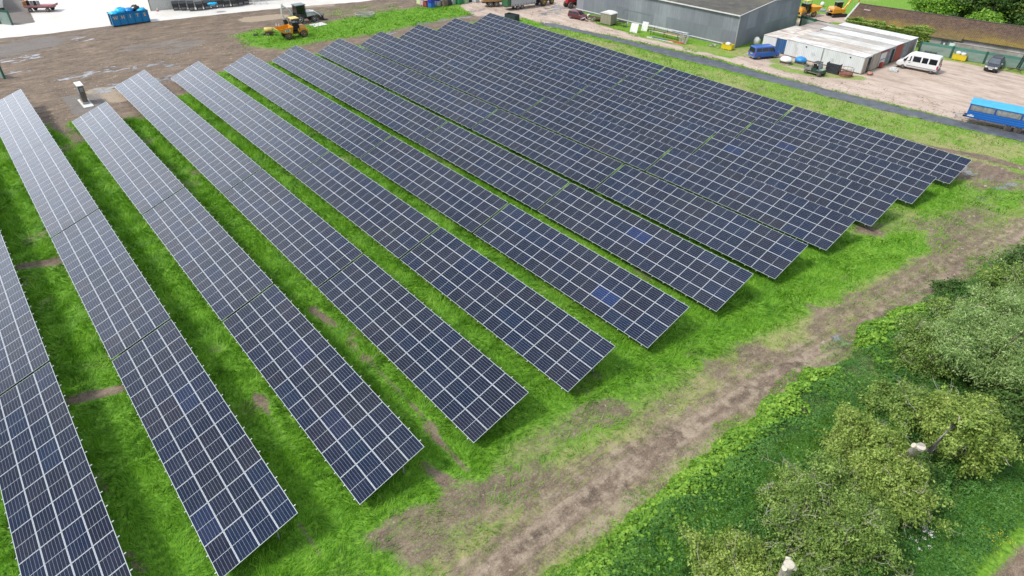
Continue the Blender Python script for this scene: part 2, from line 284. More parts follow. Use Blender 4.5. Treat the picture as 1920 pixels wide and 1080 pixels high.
def ground_material():
    m = bpy.data.materials.new('earth'); m.use_nodes = True; n = m.node_tree.nodes; l = m.node_tree.links; b = n['Principled BSDF']
    tc = n.new('ShaderNodeTexCoord')
    def noise(scale, sc=(1, 1, 1), detail=6, rough=.55, loc=(0, 0, 0)):
        mp = n.new('ShaderNodeMapping'); mp.inputs['Scale'].default_value = sc; mp.inputs['Location'].default_value = loc; l.new(tc.outputs['Object'], mp.inputs[0])
        t = n.new('ShaderNodeTexNoise'); t.inputs['Scale'].default_value = scale; t.inputs['Detail'].default_value = detail; t.inputs['Roughness'].default_value = rough; l.new(mp.outputs[0], t.inputs['Vector']); return t.outputs['Fac']
    def ramp(f, *st):
        r = n.new('ShaderNodeValToRGB'); e = r.color_ramp.elements
        while len(e) < len(st): e.new(.5)
        for k, (p, c) in enumerate(st): e[k].position = p; e[k].color = (*c, 1)
        l.new(f, r.inputs[0]); return r.outputs[0]
    def mix(f, a, c):
        x = n.new('ShaderNodeMixRGB'); l.new(f, x.inputs[0]); l.new(a, x.inputs[1]); l.new(c, x.inputs[2]); return x.outputs[0]
    def math_(op, a, c=None, v=None, clamp=False):
        x = n.new('ShaderNodeMath'); x.operation = op; x.use_clamp = clamp; l.new(a, x.inputs[0])
        if c is not None: l.new(c, x.inputs[1])
        elif v is not None: x.inputs[1].default_value = v
        return x.outputs[0]
    def edge(f, nz, amt=.8, w=.12, mid=.5):
        """ragged edge for a soft mask"""
        a = math_('MULTIPLY', math_('SUBTRACT', nz, v=.5), v=amt); s = math_('ADD', f, a)
        r = n.new('ShaderNodeMapRange'); r.interpolation_type = 'SMOOTHSTEP'; r.inputs[1].default_value = mid-w; r.inputs[2].default_value = mid+w; l.new(s, r.inputs[0]); return r.outputs[0]
    ats = []
    for nm in ('m1', 'm2', 'm3'):
        a = n.new('ShaderNodeAttribute'); a.attribute_name = nm; sp = n.new('ShaderNodeSeparateColor'); l.new(a.outputs['Color'], sp.inputs[0]); ats.append((sp.outputs[0], sp.outputs[1], sp.outputs[2], a.outputs['Alpha']))
    (g, dr, dk, pk), (co, gy, we, lu), (sa, _, _, _) = ats
    n_big = noise(.22, detail=8, rough=.62); n_mid = noise(1.3, detail=8, rough=.65, loc=(4, 2, 0)); n_fine = noise(7, detail=6, rough=.7)
    n_sy = noise(.8, (1, .33, 1), 9, .72); n_sx = noise(1.0, (.14, 1, 1), 8, .66); n_sy2 = noise(3.2, (1, .2, 1), 7, .7, (3, 1, 0))
    n_tuft = noise(3.2, detail=7, rough=.7, loc=(7, 3, 0)); n_gc = noise(.6, detail=6, rough=.65, loc=(1, 8, 0))
    mud = ramp(n_sy, (.34, (.055, .041, .030)), (.46, (.115, .084, .060)), (.55, (.175, .128, .092)), (.68, (.32, .245, .175)))
    mud = mix(math_('MULTIPLY', math_('SUBTRACT', n_mid, v=.3, clamp=True), v=1.7, clamp=True), mud, ramp(noise(2.4, (1, .6, 1), 9, .75, (6, 1, 0)), (.38, (.065, .05, .039)), (.5, (.15, .113, .083)), (.64, (.29, .23, .17))))
    mud = mix(edge(sa, n_mid, .8), mud, ramp(n_fine, (.3, (.26, .205, .145)), (.7, (.37, .30, .22))))
    mud = mix(math_('MULTIPLY', edge(dk, n_sy2, 1.1, .3), v=.7), mud, ramp(n_mid, (.3, (.08, .058, .04)), (.7, (.2, .15, .105))))
    pinkc = ramp(n_sx, (.32, (.27, .195, .155)), (.45, (.42, .33, .265)), (.58, (.53, .43, .36)), (.75, (.60, .51, .44)))
    pinkc = mix(math_('MULTIPLY', n_fine, v=.8), pinkc, ramp(noise(.7, (.5, 1, 1), 9, .72, (4, 4, 1)), (.36, (.2, .145, .115)), (.5, (.42, .335, .28)), (.65, (.58, .49, .42))))
    base = mix(edge(pk, n_big, .7), mud, pinkc)
    base = mix(math_('MULTIPLY', edge(gy, n_sy, 1.5, .3, .55), v=.75), base, ramp(n_fine, (.3, (.10, .097, .093)), (.7, (.21, .205, .2))))
    grassc = ramp(n_tuft, (.32, (.055, .13, .013)), (.5, (.135, .27, .024)), (.68, (.25, .39, .055)))
    grassc = mix(math_('MULTIPLY', lu, v=.55), grassc, ramp(n_tuft, (.34, (.025, .085, .006)), (.5, (.075, .22, .012)), (.66, (.15, .37, .02))))
    dryc = ramp(n_mid, (.3, (.16, .22, .05)), (.5, (.26, .27, .10)), (.72, (.36, .31, .17)))
    grassc = mix(edge(dr, n_gc, 1.0, .35, .62), grassc, dryc)
    n_gr = noise(13, (1, .6, 1), 5, .8, (8, 8, 0)); base = mix(math_('MULTIPLY', math_('SUBTRACT', n_gr, v=.5, clamp=True), v=3.2, clamp=True), base, ramp(n_mid, (.3, (.30, .235, .175)), (.7, (.45, .37, .29)))); base = mix(math_('MULTIPLY', math_('SUBTRACT', math_('MULTIPLY', n_gr, v=-1), v=-.46, clamp=True), v=4.5, clamp=True), base, ramp(n_mid, (.3, (.06, .045, .035)), (.7, (.12, .09, .07))))
    n_gs = noise(2.6, (1, .45, 1), 9, .74, (2, 6, 0)); gm = edge(g, n_gc, 1.2, .1, .5); gm2 = edge(g, n_gs, 2.4, .1, .5); gm3 = edge(g, n_fine, 2.2, .14, .5); gmm = math_('ADD', math_('MULTIPLY', math_('ADD', gm2, gm3), v=.36), math_('MULTIPLY', gm, v=.28))
    base = mix(gmm, base, grassc)
    base = mix(math_('MULTIPLY', edge(co, n_mid, .25, .1), v=1), base, ramp(n_big, (.3, (.52, .49, .45)), (.7, (.64, .62, .58))))
    n_pud = noise(1.1, (1, .4, 1), 7, .6, (9, 3, 0)); wm = edge(we, n_pud, 2.6, .09, .82); base = mix(wm, base, ramp(n_mid, (.3, (.13, .13, .13)), (.7, (.24, .24, .25))))
    l.new(base, b.inputs['Base Color'])
    rr = n.new('ShaderNodeMapRange'); rr.inputs[3].default_value = .92; rr.inputs[4].default_value = .28; l.new(wm, rr.inputs[0]); l.new(rr.outputs[0], b.inputs['Roughness'])
    h = math_('ADD', math_('MULTIPLY', n_mid, v=.55), math_('ADD', math_('MULTIPLY', n_fine, v=.18), math_('MULTIPLY', n_sy2, v=.35)))
    h = math_('MULTIPLY', h, math_('SUBTRACT', math_('MULTIPLY', math_('MAXIMUM', wm, co), v=-1), v=-1))
    bp = n.new('ShaderNodeBump'); bp.inputs['Strength'].default_value = .8; bp.inputs['Distance'].default_value = .22; l.new(h, bp.inputs['Height']); l.new(bp.outputs[0], b.inputs['Normal'])
    b.inputs['Specular IOR Level'].default_value = .25
    return m
nx, ny = GX.shape
ii = (np.arange(nx-1)[:, None]*ny+np.arange(ny-1)[None, :]).ravel()
faces = np.stack([ii, ii+ny, ii+ny+1, ii+1], -1)
GZ = np.where(grass > .3, 0, 0)+(fbm(GX, GY, 3.0, 5)-.5)*.10*(1-conc)*(1-pink*.7)
_tx = np.array(trk); _tx = _tx[np.argsort(_tx[:, 1])]; _off = GX-np.interp(GY, _tx[:, 1], _tx[:, 0])+.35*(fbm(GY, GY*0+7, 9., 81)-.5)
_rk = (.4+.9*vnoise(GX*.3, GY, 4., 82))*(abs(_off) < 6)*(GY > 8)*(GY < 90)
for _o, _d, _w in ((-.95, .055, .2), (.85, .06, .2), (-1.7, .035, .16), (2.1, .05, .18), (.15, .03, .14), (3.1, .03, .16)):
    GZ -= _d*_rk*np.exp(-((_off-_o)/_w)**2); GZ += _d*.45*_rk*(np.exp(-((_off-_o-.34)/.13)**2)+np.exp(-((_off-_o+.34)/.13)**2))
GZ += np.where((D < 3) & (GX > 4), .05*(vnoise(GX, GY, .35, 83)-.5)+.04*(vnoise(GX, GY, .7, 84)-.5), 0)
GZ[(abs(GX) > 175) | (GY > 205)] = 0
def gz(x, y): return float(sample(GZ, np.array([x]), np.array([y]))[0])
go = big_mesh('ground', np.stack([GX.ravel(), GY.ravel(), GZ.ravel()], -1), faces, ground_material(),
              {'m1': A1.reshape(-1, 4), 'm2': A2.reshape(-1, 4), 'm3': A3.reshape(-1, 4)}, True)
tag(go, kind='structure')
#PART2
# ---------------------------------------------------------------- solar tables
def module_material():
    m = bpy.data.materials.new('solar_glass'); m.use_nodes = True; n = m.node_tree.nodes; l = m.node_tree.links; b = n['Principled BSDF']
    tc = n.new('ShaderNodeTexCoord'); sp = n.new('ShaderNodeSeparateXYZ'); l.new(tc.outputs['Object'], sp.inputs[0])
    def M(op, a, c=None, v=None, clamp=False):
        x = n.new('ShaderNodeMath'); x.operation = op; x.use_clamp = clamp
        for k, q in enumerate((a, c if c is not None else v)):
            if q is None: continue
            if isinstance(q, (int, float)): x.inputs[k].default_value = q
            else: l.new(q, x.inputs[k])
        return x.outputs[0]
    ax = M('ABSOLUTE', sp.outputs[0]); ay = M('ABSOLUTE', sp.outputs[1])
    border = M('MAXIMUM', M('GREATER_THAN', ax, 1.139-.020), M('GREATER_THAN', ay, .567-.019))
    border = M('MAXIMUM', border, M('LESS_THAN', ax, .009))
    def lines(c, period, off, hw):
        t = M('FRACT', M('ADD', M('DIVIDE', c, period), off)); return M('GREATER_THAN', M('ABSOLUTE', M('SUBTRACT', t, .5)), .5-hw/period)
    l1 = lines(sp.outputs[1], .1795, .0, .0042)                 # five gaps between the strings of cells
    l2 = lines(sp.outputs[0], .0915, .0, .0014)                 # gaps between half cells
    l3 = lines(sp.outputs[1], .01795, .0, .0007)                # wires
    oi = n.new('ShaderNodeObjectInfo')
    cr = n.new('ShaderNodeValToRGB'); e = cr.color_ramp.elements
    e[0].position = 0; e[0].color = (.006, .013, .031, 1); e[1].position = 1; e[1].color = (.009, .017, .042, 1)
    for p, c in ((.35, (.0105, .013, .025, 1)), (.6, (.007, .014, .036, 1)), (.85, (.012, .014, .027, 1)), (.97, (.007, .016, .040, 1))):
        q = e.new(p); q.color = c
    l.new(oi.outputs['Random'], cr.inputs[0])
    # colour set on a few bluer modules
    ob = n.new('ShaderNodeMixRGB'); l.new(oi.outputs['Alpha'], ob.inputs[0]); ob.inputs[1].default_value = (.012, .045, .21, 1); l.new(cr.outputs[0], ob.inputs[2])
    no = n.new('ShaderNodeTexNoise'); no.inputs['Scale'].default_value = 1.5; no.inputs['Detail'].default_value = 5; l.new(tc.outputs['Object'], no.inputs['Vector'])
    # slight difference from one cell to the next
    wn_ = n.new('ShaderNodeTexWhiteNoise'); wn_.noise_dimensions = '3D'
    cx = M('FLOOR', M('DIVIDE', sp.outputs[0], .0915)); cy_ = M('FLOOR', M('DIVIDE', sp.outputs[1], .1795)); cb = n.new('ShaderNodeCombineXYZ')
    l.new(cx, cb.inputs[0]); l.new(cy_, cb.inputs[1]); l.new(oi.outputs['Random'], cb.inputs[2]); l.new(cb.outputs[0], wn_.inputs[0])
    hs = n.new('ShaderNodeHueSaturation'); l.new(ob.outputs[0], hs.inputs['Color']); l.new(M('ADD', M('MULTIPLY', wn_.outputs[0], .3), .85), hs.inputs['Value'])
    def mix(f, a, c, k=1.):
        x = n.new('ShaderNodeMixRGB'); l.new(M('MULTIPLY', f, k) if k != 1 else f, x.inputs[0])
        if isinstance(a, tuple): x.inputs[1].default_value = a
        else: l.new(a, x.inputs[1])
        if isinstance(c, tuple): x.inputs[2].default_value = c
        else: l.new(c, x.inputs[2])
        return x.outputs[0]
    dn = n.new('ShaderNodeTexNoise'); dn.inputs['Scale'].default_value = .35; dn.inputs['Detail'].default_value = 6; gm_ = n.new('ShaderNodeNewGeometry'); l.new(gm_.outputs['Position'], dn.inputs['Vector'])
    dm = n.new('ShaderNodeMapRange'); dm.inputs[1].default_value = .42; dm.inputs[2].default_value = .75; dm.inputs[4].default_value = .045; l.new(dn.outputs['Fac'], dm.inputs[0])
    c = mix(dm.outputs[0], hs.outputs[0], (.22, .2, .17, 1))
    c = mix(l2, c, (.07, .09, .13, 1), .5); c = mix(l1, c, (.34, .38, .44, 1), .8); c = mix(border, c, (.54, .58, .61, 1))
    l.new(c, b.inputs['Base Color'])
    mr = n.new('ShaderNodeMapRange'); mr.inputs[1].default_value = .35; mr.inputs[2].default_value = .7; mr.inputs[3].default_value = .09; mr.inputs[4].default_value = .2; l.new(no.outputs['Fac'], mr.inputs[0])
    l.new(mr.outputs[0], b.inputs['Roughness']); b.inputs['IOR'].default_value = 1.25
    return m
M_GLASS = module_material()
M_FRAME = mat('anodised_frame', (.52, .54, .56), .42, .5, .04)
M_BACK = mat('white_backsheet', (.6, .6, .6), .6)
M_GALV = mat('galvanised_steel', (.46, .47, .48), .5, .6, .12, 6)

M_JOINT = mat('pale_joint_strip', (.10, .12, .15), .5, 0, .1)
LM, WM, GAP = 2.278, 1.134, .02
def module_mesh():
    b = MB(); hx, hy, fw = LM/2, WM/2, .012
    b.add([(-hx+fw, -hy+fw, -.002), (hx-fw, -hy+fw, -.002), (hx-fw, hy-fw, -.002), (-hx+fw, hy-fw, -.002)], [(0, 1, 2, 3)], 0)
    b.add([(-hx+fw, -hy+fw, -.008), (hx-fw, -hy+fw, -.008), (hx-fw, hy-fw, -.008), (-hx+fw, hy-fw, -.008)], [(3, 2, 1, 0)], 2)
    b.box(-hx, hx, -hy, -hy+fw, -.035, 0, 1); b.box(-hx, hx, hy-fw, hy, -.035, 0, 1)
    b.box(-hx, -hx+fw, -hy+fw, hy-fw, -.035, 0, 1); b.box(hx-fw, hx, -hy+fw, hy-fw, -.035, 0, 1)
    b.box(-.18, .18, .1, .16, -.03, -.0085, 2)
    o = b.build('solar_module', [M_GLASS, M_FRAME, M_BACK]); return o
def make_table(cols):
    """origin at the low edge of the near end, on the ground's level; the table runs along -x and rises along +y by its own tilt"""
    t = thing('solar_table', 'x', 'solar panels', group='tilted solar tables standing in parallel rows')
    W_ = 4*WM+3*GAP; LT = cols*LM+(cols-1)*GAP
    mod = module_mesh(); first = True
    TL = .35; ct, st = math.cos(TL), math.sin(TL)
    for i in range(cols):
        for j in range(4):
            o = mod if first else mod.copy()
            if not first: COL.objects.link(o)
            first = False; o.parent = t; s = WM/2+j*(WM+GAP)
            o.location = (-(LM/2+i*(LM+GAP)), s*ct, s*st+.8); o.rotation_euler = (TL, 0, 0); o.color = (1, 1, 1, 1)
    r = MB(); r.box(-.022, .022, -.11, W_+.13, -.085, -.036)
    rail = r.build('rail', M_GALV, t); k = 0
    for i in range(cols):
        for f in (.24, .76):
            o = rail if k == 0 else rail.copy()
            if k: COL.objects.link(o)
            k += 1; o.parent = t; o.location = (-(i*(LM+GAP)+f*LM), 0, .8); o.rotation_euler = (TL, 0, 0)
    for s in (1.05, 3.5):
        p = MB(); p.box(-LT+.25, -.25, -.04, .04, -.20, -.086)
        o = p.build('beam', M_GALV, t); o.location = (0, s*ct, .8+s*st); o.rotation_euler = (TL, 0, 0)
    n = max(2, round(LT/4.4)); lo = hi = None
    for q in range(n):
        x = -(.9+(LT-1.8)*q/(n-1))
        for s in (1.05, 3.5):
            h = .8+s*st-.16
            if s < 2: src = lo
            else: src = hi
            if src is None:
                p = MB(); p.box(-.05, .05, -.004, .004, -.5, h); p.box(-.05, -.045, -.035, .035, -.5, h); p.box(.045, .05, -.035, .035, -.5, h)
                src = o = p.build('post', M_GALV, t)
                if s < 2: lo = o
                else: hi = o
            else: o = src.copy(); COL.objects.link(o); o.parent = t
            o.location = (x, s*ct, 0)
    for q in range(n):
        x = -(.9+(LT-1.8)*q/(n-1)); p = MB() if q == 0 else None
        if q == 0: p.tube([(0, 1.05*ct, .45), (0, 3.5*ct, .8+3.5*st-.35)], .03, 5); br = p.build('brace', M_GALV, t); o = br
        else: o = br.copy(); COL.objects.link(o); o.parent = t
        o.location = (x, 0, 0)
    return t
P_L, P_P, P_SK = 20.903, 7.43882, .05289
P_dy = [-.015, .026, .041, .06, -.048, .014, -.047, -.088, -.009, -.055, .019, .101]
P_dx = [.044, -.08, -.04, -.037, .07, .013, .09, .047, -.032, -.04, -.06, .024]
P_dz = [-.008, .015, -.01, -.032, .065, .024, .025, .035, .001, -.05, -.047, -.019]
P_b = [.073, .094, .072, .037, -.081, -.092, -.089, -.082, -.058, .027, .074, .076]
P_t = [-.003, -.015, -.003, -.01, .009, .013, .02, .003, .002, .008, -.001, -.023]
ORD = ['leftmost', 'second', 'third', 'fourth', 'fifth', 'sixth', 'seventh', 'eighth', 'ninth', 'tenth', 'eleventh', 'last']
table9 = make_table(9); table4 = make_table(4); used9 = used4 = False
def blue_one(t, col, row, k=0.):
    """one module with bluer cells"""
    q = [c for c in t.children if c.name.startswith('solar_module')]
    for c in q:
        if abs(c.location.x+(LM/2+col*(LM+GAP))) < .1 and abs(c.location.y-(WM/2+row*(WM+GAP))*math.cos(.35)) < .2: c.color = (1, 1, 1, k); tag(c, 'bluer module')
PLACE = ['at the near end of', 'second from the near end in', 'third from the near end in', 'at the far end of']
for r in range(12):
    for k in range(4):
        if r == 2 and k == 3:
            t = table4
        else:
            t = copy_tree(table9) if used9 else table9; used9 = True
        x = -k*P_L+P_SK*r*P_P+P_dx[r]; y = r*P_P+P_dy[r]; z = P_dz[r]-P_b[r]*x/50
        t.location = (x, y, z); t.rotation_euler = (P_t[r]*.9, math.atan(P_b[r]/50), 0)
        if r == 0 and k > 1: nm = PLACE[k]
        lab = f'long table of dark blue solar panels {PLACE[k]} the {ORD[r]} row' if r < 11 else f'dark solar table {PLACE[k]} the last row by the grass strip'
        if r == 2 and k == 3: lab = 'short table of pale solar panels at the far end of the third row'
        if r == 0: lab = f'solar table {PLACE[k]} the leftmost row'
        t['label'] = lab
        if k == 3:     # the pale strip that closes the joint to the next table
            q = MB(); q.box(.03, .21, 0, 4*WM+3*GAP, -.03, -.012); o = q.build('joint_strip', M_JOINT, t); o.location = (0, 0, .8); o.rotation_euler = (.35, 0, 0)
        if (r, k) == (6, 0): blue_one(t, 4, 2, .72)
        if (r, k) == (5, 0): blue_one(t, 2, 1, .7)
        if (r, k) == (9, 0): blue_one(t, 7, 2, .88)
        if (r, k) == (10, 0): blue_one(t, 6, 1, .86)
        if (r, k) == (1, 0): blue_one(t, 1, 0, .88); blue_one(t, 5, 2, .9)
        if (r, k) == (2, 0): blue_one(t, 5, 2, .9); blue_one(t, 2, 1, .92)
#PART3
# ---------------------------------------------------------------- grass, as blades in tufts
def leaf_mat(name, cols, trans=.25, rough=.55, patch=1.2, dk=.45):
    """leaf colours differ from leaf to leaf and, softly, from patch to patch"""
    m = bpy.data.materials.new(name); m.use_nodes = True; n = m.node_tree.nodes; l = m.node_tree.links; b = n['Principled BSDF']
    g = n.new('ShaderNodeNewGeometry'); cr = n.new('ShaderNodeValToRGB'); e = cr.color_ramp.elements
    while len(e) < len(cols): e.new(.5)
    for k, c in enumerate(cols): e[k].position = k/(len(cols)-1); e[k].color = (*c, 1)
    tc = n.new('ShaderNodeTexCoord'); no = n.new('ShaderNodeTexNoise'); no.inputs['Scale'].default_value = patch; no.inputs['Detail'].default_value = 4; l.new(tc.outputs['Object'], no.inputs['Vector'])
    a = n.new('ShaderNodeMath'); a.operation = 'MULTIPLY_ADD'; a.inputs[1].default_value = 3.0; a.inputs[2].default_value = -1.1; l.new(no.outputs['Fac'], a.inputs[0])
    mx = n.new('ShaderNodeMixRGB'); mx.inputs[0].default_value = dk; l.new(a.outputs[0], mx.inputs[1]); l.new(g.outputs['Random Per Island'], mx.inputs[2])
    l.new(mx.outputs[0], cr.inputs[0]); l.new(cr.outputs[0], b.inputs['Base Color']); b.inputs['Roughness'].default_value = rough; b.inputs['Specular IOR Level'].default_value = .3
    if trans:
        t = n.new('ShaderNodeBsdfTranslucent'); l.new(cr.outputs[0], t.inputs[0]); x = n.new('ShaderNodeMixShader'); x.inputs[0].default_value = trans
        l.new(b.outputs[0], x.inputs[1]); l.new(t.outputs[0], x.inputs[2]); l.new(x.outputs[0], n['Material Output'].inputs[0])
    return m
M_GRASS = leaf_mat('grass_blade', [(.055, .155, .01), (.125, .32, .017), (.225, .47, .03), (.38, .57, .08)], .42, patch=.5, dk=.5)
M_DRYG = leaf_mat('dry_grass_blade', [(.15, .22, .04), (.25, .30, .08), (.36, .36, .14), (.46, .42, .22)], .2, patch=.7, dk=.6)
def blades(name, n, x0, x1, y0, y1, m, want, hgt, wid, seed, label, cat):
    rng = np.random.default_rng(seed)
    # more points near the camera
    x = rng.uniform(x0, x1, n); y = rng.uniform(y0, y1, n); d = np.sqrt((x-CX)**2+(y-CY)**2+CZ**2)
    keep = want(x, y, rng.random(n))*1.0 > rng.random(n)*np.clip(d/38, 1, 6)**1.1
    # only what the lens and a step aside of it can see
    q = np.stack([x-CX, y-CY, np.full(n, -CZ)], -1); zc = q@np.array(_F); u = q@np.array(_R)/zc*FPX/1920; v = q@np.array(_U)/zc*FPX/1920
    keep &= (zc > 0) & (abs(u) < .58) & (v > -.36)
    x, y, d = x[keep], y[keep], d[keep]; k = len(x)
    z = sample(GZ, x, y)
    sc = np.clip(d/38, 1, 4)**.75
    ang = fbm(x, y, 2.4, 3)*14+rng.normal(0, .7, k); lean = .25+1.0*vnoise(x, y, 1.1, 8)
    lu = sample(lush, x, y); h = hgt*(.45+.8*rng.random(k))*(.5+lu*1.1)*(.55+.9*vnoise(x, y, .9, 21))*np.sqrt(sc); w = wid*(.7+.6*rng.random(k))*sc
    px, py = np.cos(ang+1.57+rng.normal(0, .9, k)), np.sin(ang+1.57+rng.normal(0, .9, k)); lx, ly = np.cos(ang)*lean*h, np.sin(ang)*lean*h
    V = np.empty((k, 3, 3)); V[:, 0] = np.stack([x-px*w, y-py*w, z-.02], -1); V[:, 1] = np.stack([x+px*w, y+py*w, z-.02], -1); V[:, 2] = np.stack([x+lx, y+ly, z+h/np.sqrt(1+lean**2)], -1)
    o = big_mesh(name, V.reshape(-1, 3), np.arange(k*3).reshape(-1, 3), m)
    tag(o, label, cat, kind='stuff'); return o
def want_g(x, y, r):
    g = sample(grass, x, y)+(fbm(x, y, 1.5, 2)-.5)*.9; dd = sample(dry, x, y)
    return np.clip((g-.3)*2.4, 0, 1)*np.clip(1.15-dd*.95, .2, 1)
def want_d(x, y, r):
    g = sample(grass, x, y)+(fbm(x, y, 1.5, 2)-.5)*.9; dd = sample(dry, x, y)
    return np.clip((g-.25)*2, 0, 1)*np.clip(dd*1.5+(fbm(x, y, 2., 31)-.55)*1.0-.1, 0, .8)*.8
blades('grass', 1500000, -75, 17, -12, 104, M_GRASS, want_g, .27, .02, 1, 'lush bright green grass growing between and around the solar rows', 'grass')
blades('dry_grass', 520000, -70, 17, -5, 104, M_DRYG, want_d, .12, .013, 2, 'thin yellowish grass by the dirt track and the strip behind the last row', 'grass')
blades('far_grass', 260000, -120, -70, 35, 104, M_GRASS, want_g, .2, .03, 3, 'bright green grass round the parked yellow dumper', 'grass')
# clods, pebbles and straw lying on the bare earth
def litter(n):
    rng = np.random.default_rng(5); x = rng.uniform(-100, 18, n); y = rng.uniform(-5, 110, n)
    keep = (sample(grass, x, y) < .55) & (sample(conc, x, y) < .1) & (fbm(x, y, 1.2, 12) > .42)
    dd = seg_dist(trk, x, y); keep &= (x > -30) | (rng.random(n) < .5)
    x, y = x[keep], y[keep]; k = len(x); d = np.sqrt((x-CX)**2+(y-CY)**2+CZ**2); s = rng.gamma(2, .009, k)*np.clip(d/40, 1, 2.2)+.006; z = sample(GZ, x, y)
    B = np.array([[-1, -1, 0], [1, -.8, 0], [.9, 1, 0], [-.8, .9, 0], [.1, 0, .8]])[None]*(1+rng.uniform(-.3, .3, (k, 5, 3)))
    a = rng.uniform(0, 6.28, k); ca, sa_ = np.cos(a)[:, None], np.sin(a)[:, None]; el = rng.choice([1, 1, 1, 1, 1, 2.2], k)[:, None]
    X = (B[..., 0]*ca*el-B[..., 1]*sa_)*s[:, None]+x[:, None]; Y = (B[..., 0]*sa_*el+B[..., 1]*ca)*s[:, None]+y[:, None]; Z = B[..., 2]*s[:, None]*.9+z[:, None]-.01
    V = np.stack([X, Y, Z], -1).reshape(-1, 3); o = np.arange(k)[:, None]*5
    F = np.concatenate([o+np.array([[0, 1, 4]]), o+np.array([[1, 2, 4]]), o+np.array([[2, 3, 4]]), o+np.array([[3, 0, 4]])])
    m = leaf_mat('clod', [(.1, .075, .055), (.2, .15, .11), (.27, .21, .155), (.38, .32, .25)], 0, .9, 1., .8)
    tag(big_mesh('rubble', V, F, m), 'small clods, stones and straw strewn on the bare earth', 'rubble', kind='stuff')
litter(150000)

# ---------------------------------------------------------------- hedge and undergrowth
def leaf_quads(P, N, size, rng, aspect=.6):
    """P centres, N facing; returns verts, faces"""
    k = len(P); N = N/np.linalg.norm(N, axis=1, keepdims=True)
    T = np.cross(N, rng.normal(size=(k, 3))); T /= np.linalg.norm(T, axis=1, keepdims=True)+1e-9; B = np.cross(N, T)
    s = (size*(.45+1.15*rng.random(k)**1.5))[:, None]
    V = np.stack([P-T*s, P-B*s*aspect*.9+T*s*.1, P+T*s*1.1-N*s*.2, P+B*s*aspect*.9+T*s*.1], 1)
    return V.reshape(-1, 3), np.arange(k*4).reshape(-1, 4)
def crown_points(blobs, nleaf, rng, clump=.2, shell=.3, up=.5, drop=0.):
    """leaf clumps spread through the outer volume of several lumps"""
    w = np.array([b[3]*b[4]+b[4]*b[5] for b in blobs]); w = w/w.sum(); nc = max(8, nleaf//34); ci = rng.choice(len(blobs), nc, p=w)
    dirs = rng.normal(size=(nc, 3)); dirs[:, 2] = dirs[:, 2]*.9+.25; dirs /= np.linalg.norm(dirs, axis=1, keepdims=True)
    B = np.array(blobs)[ci]; rad = 1-shell*rng.random(nc)**1.7; rad *= 1+.2*rng.normal(size=nc)
    C_ = B[:, :3]+dirs*B[:, 3:6]*rad[:, None]
    k = rng.integers(0, nc, nleaf); off = rng.normal(size=(nleaf, 3))*np.array([clump, clump, clump*.55])*(.55+.6*rng.random(nc))[k][:, None]
    P = C_[k]+off; P[:, 2] -= drop*np.hypot(off[:, 0], off[:, 1]); N = dirs[k]*.8+rng.normal(size=(nleaf, 3))*.6; N[:, 2] += up
    ok = P[:, 2] > .05; return P[ok], N[ok], C_
def lumpy(blobs, rng, k=9):
    out = []
    for b in blobs:
        out.append((b[0], b[1], b[2], b[3]*.72, b[4]*.72, b[5]*.72))
        for _ in range(k):
            d = rng.normal(size=3); d[2] = d[2]*.7+.3; d /= np.linalg.norm(d); s = rng.uniform(.2, .46); q = rng.uniform(.6, 1.18)
            out.append((b[0]+d[0]*b[3]*q, b[1]+d[1]*b[4]*q, max(.4, b[2]+d[2]*b[5]*q), b[3]*s, b[4]*s, b[5]*s*rng.uniform(.7, 1.1)))
    return out
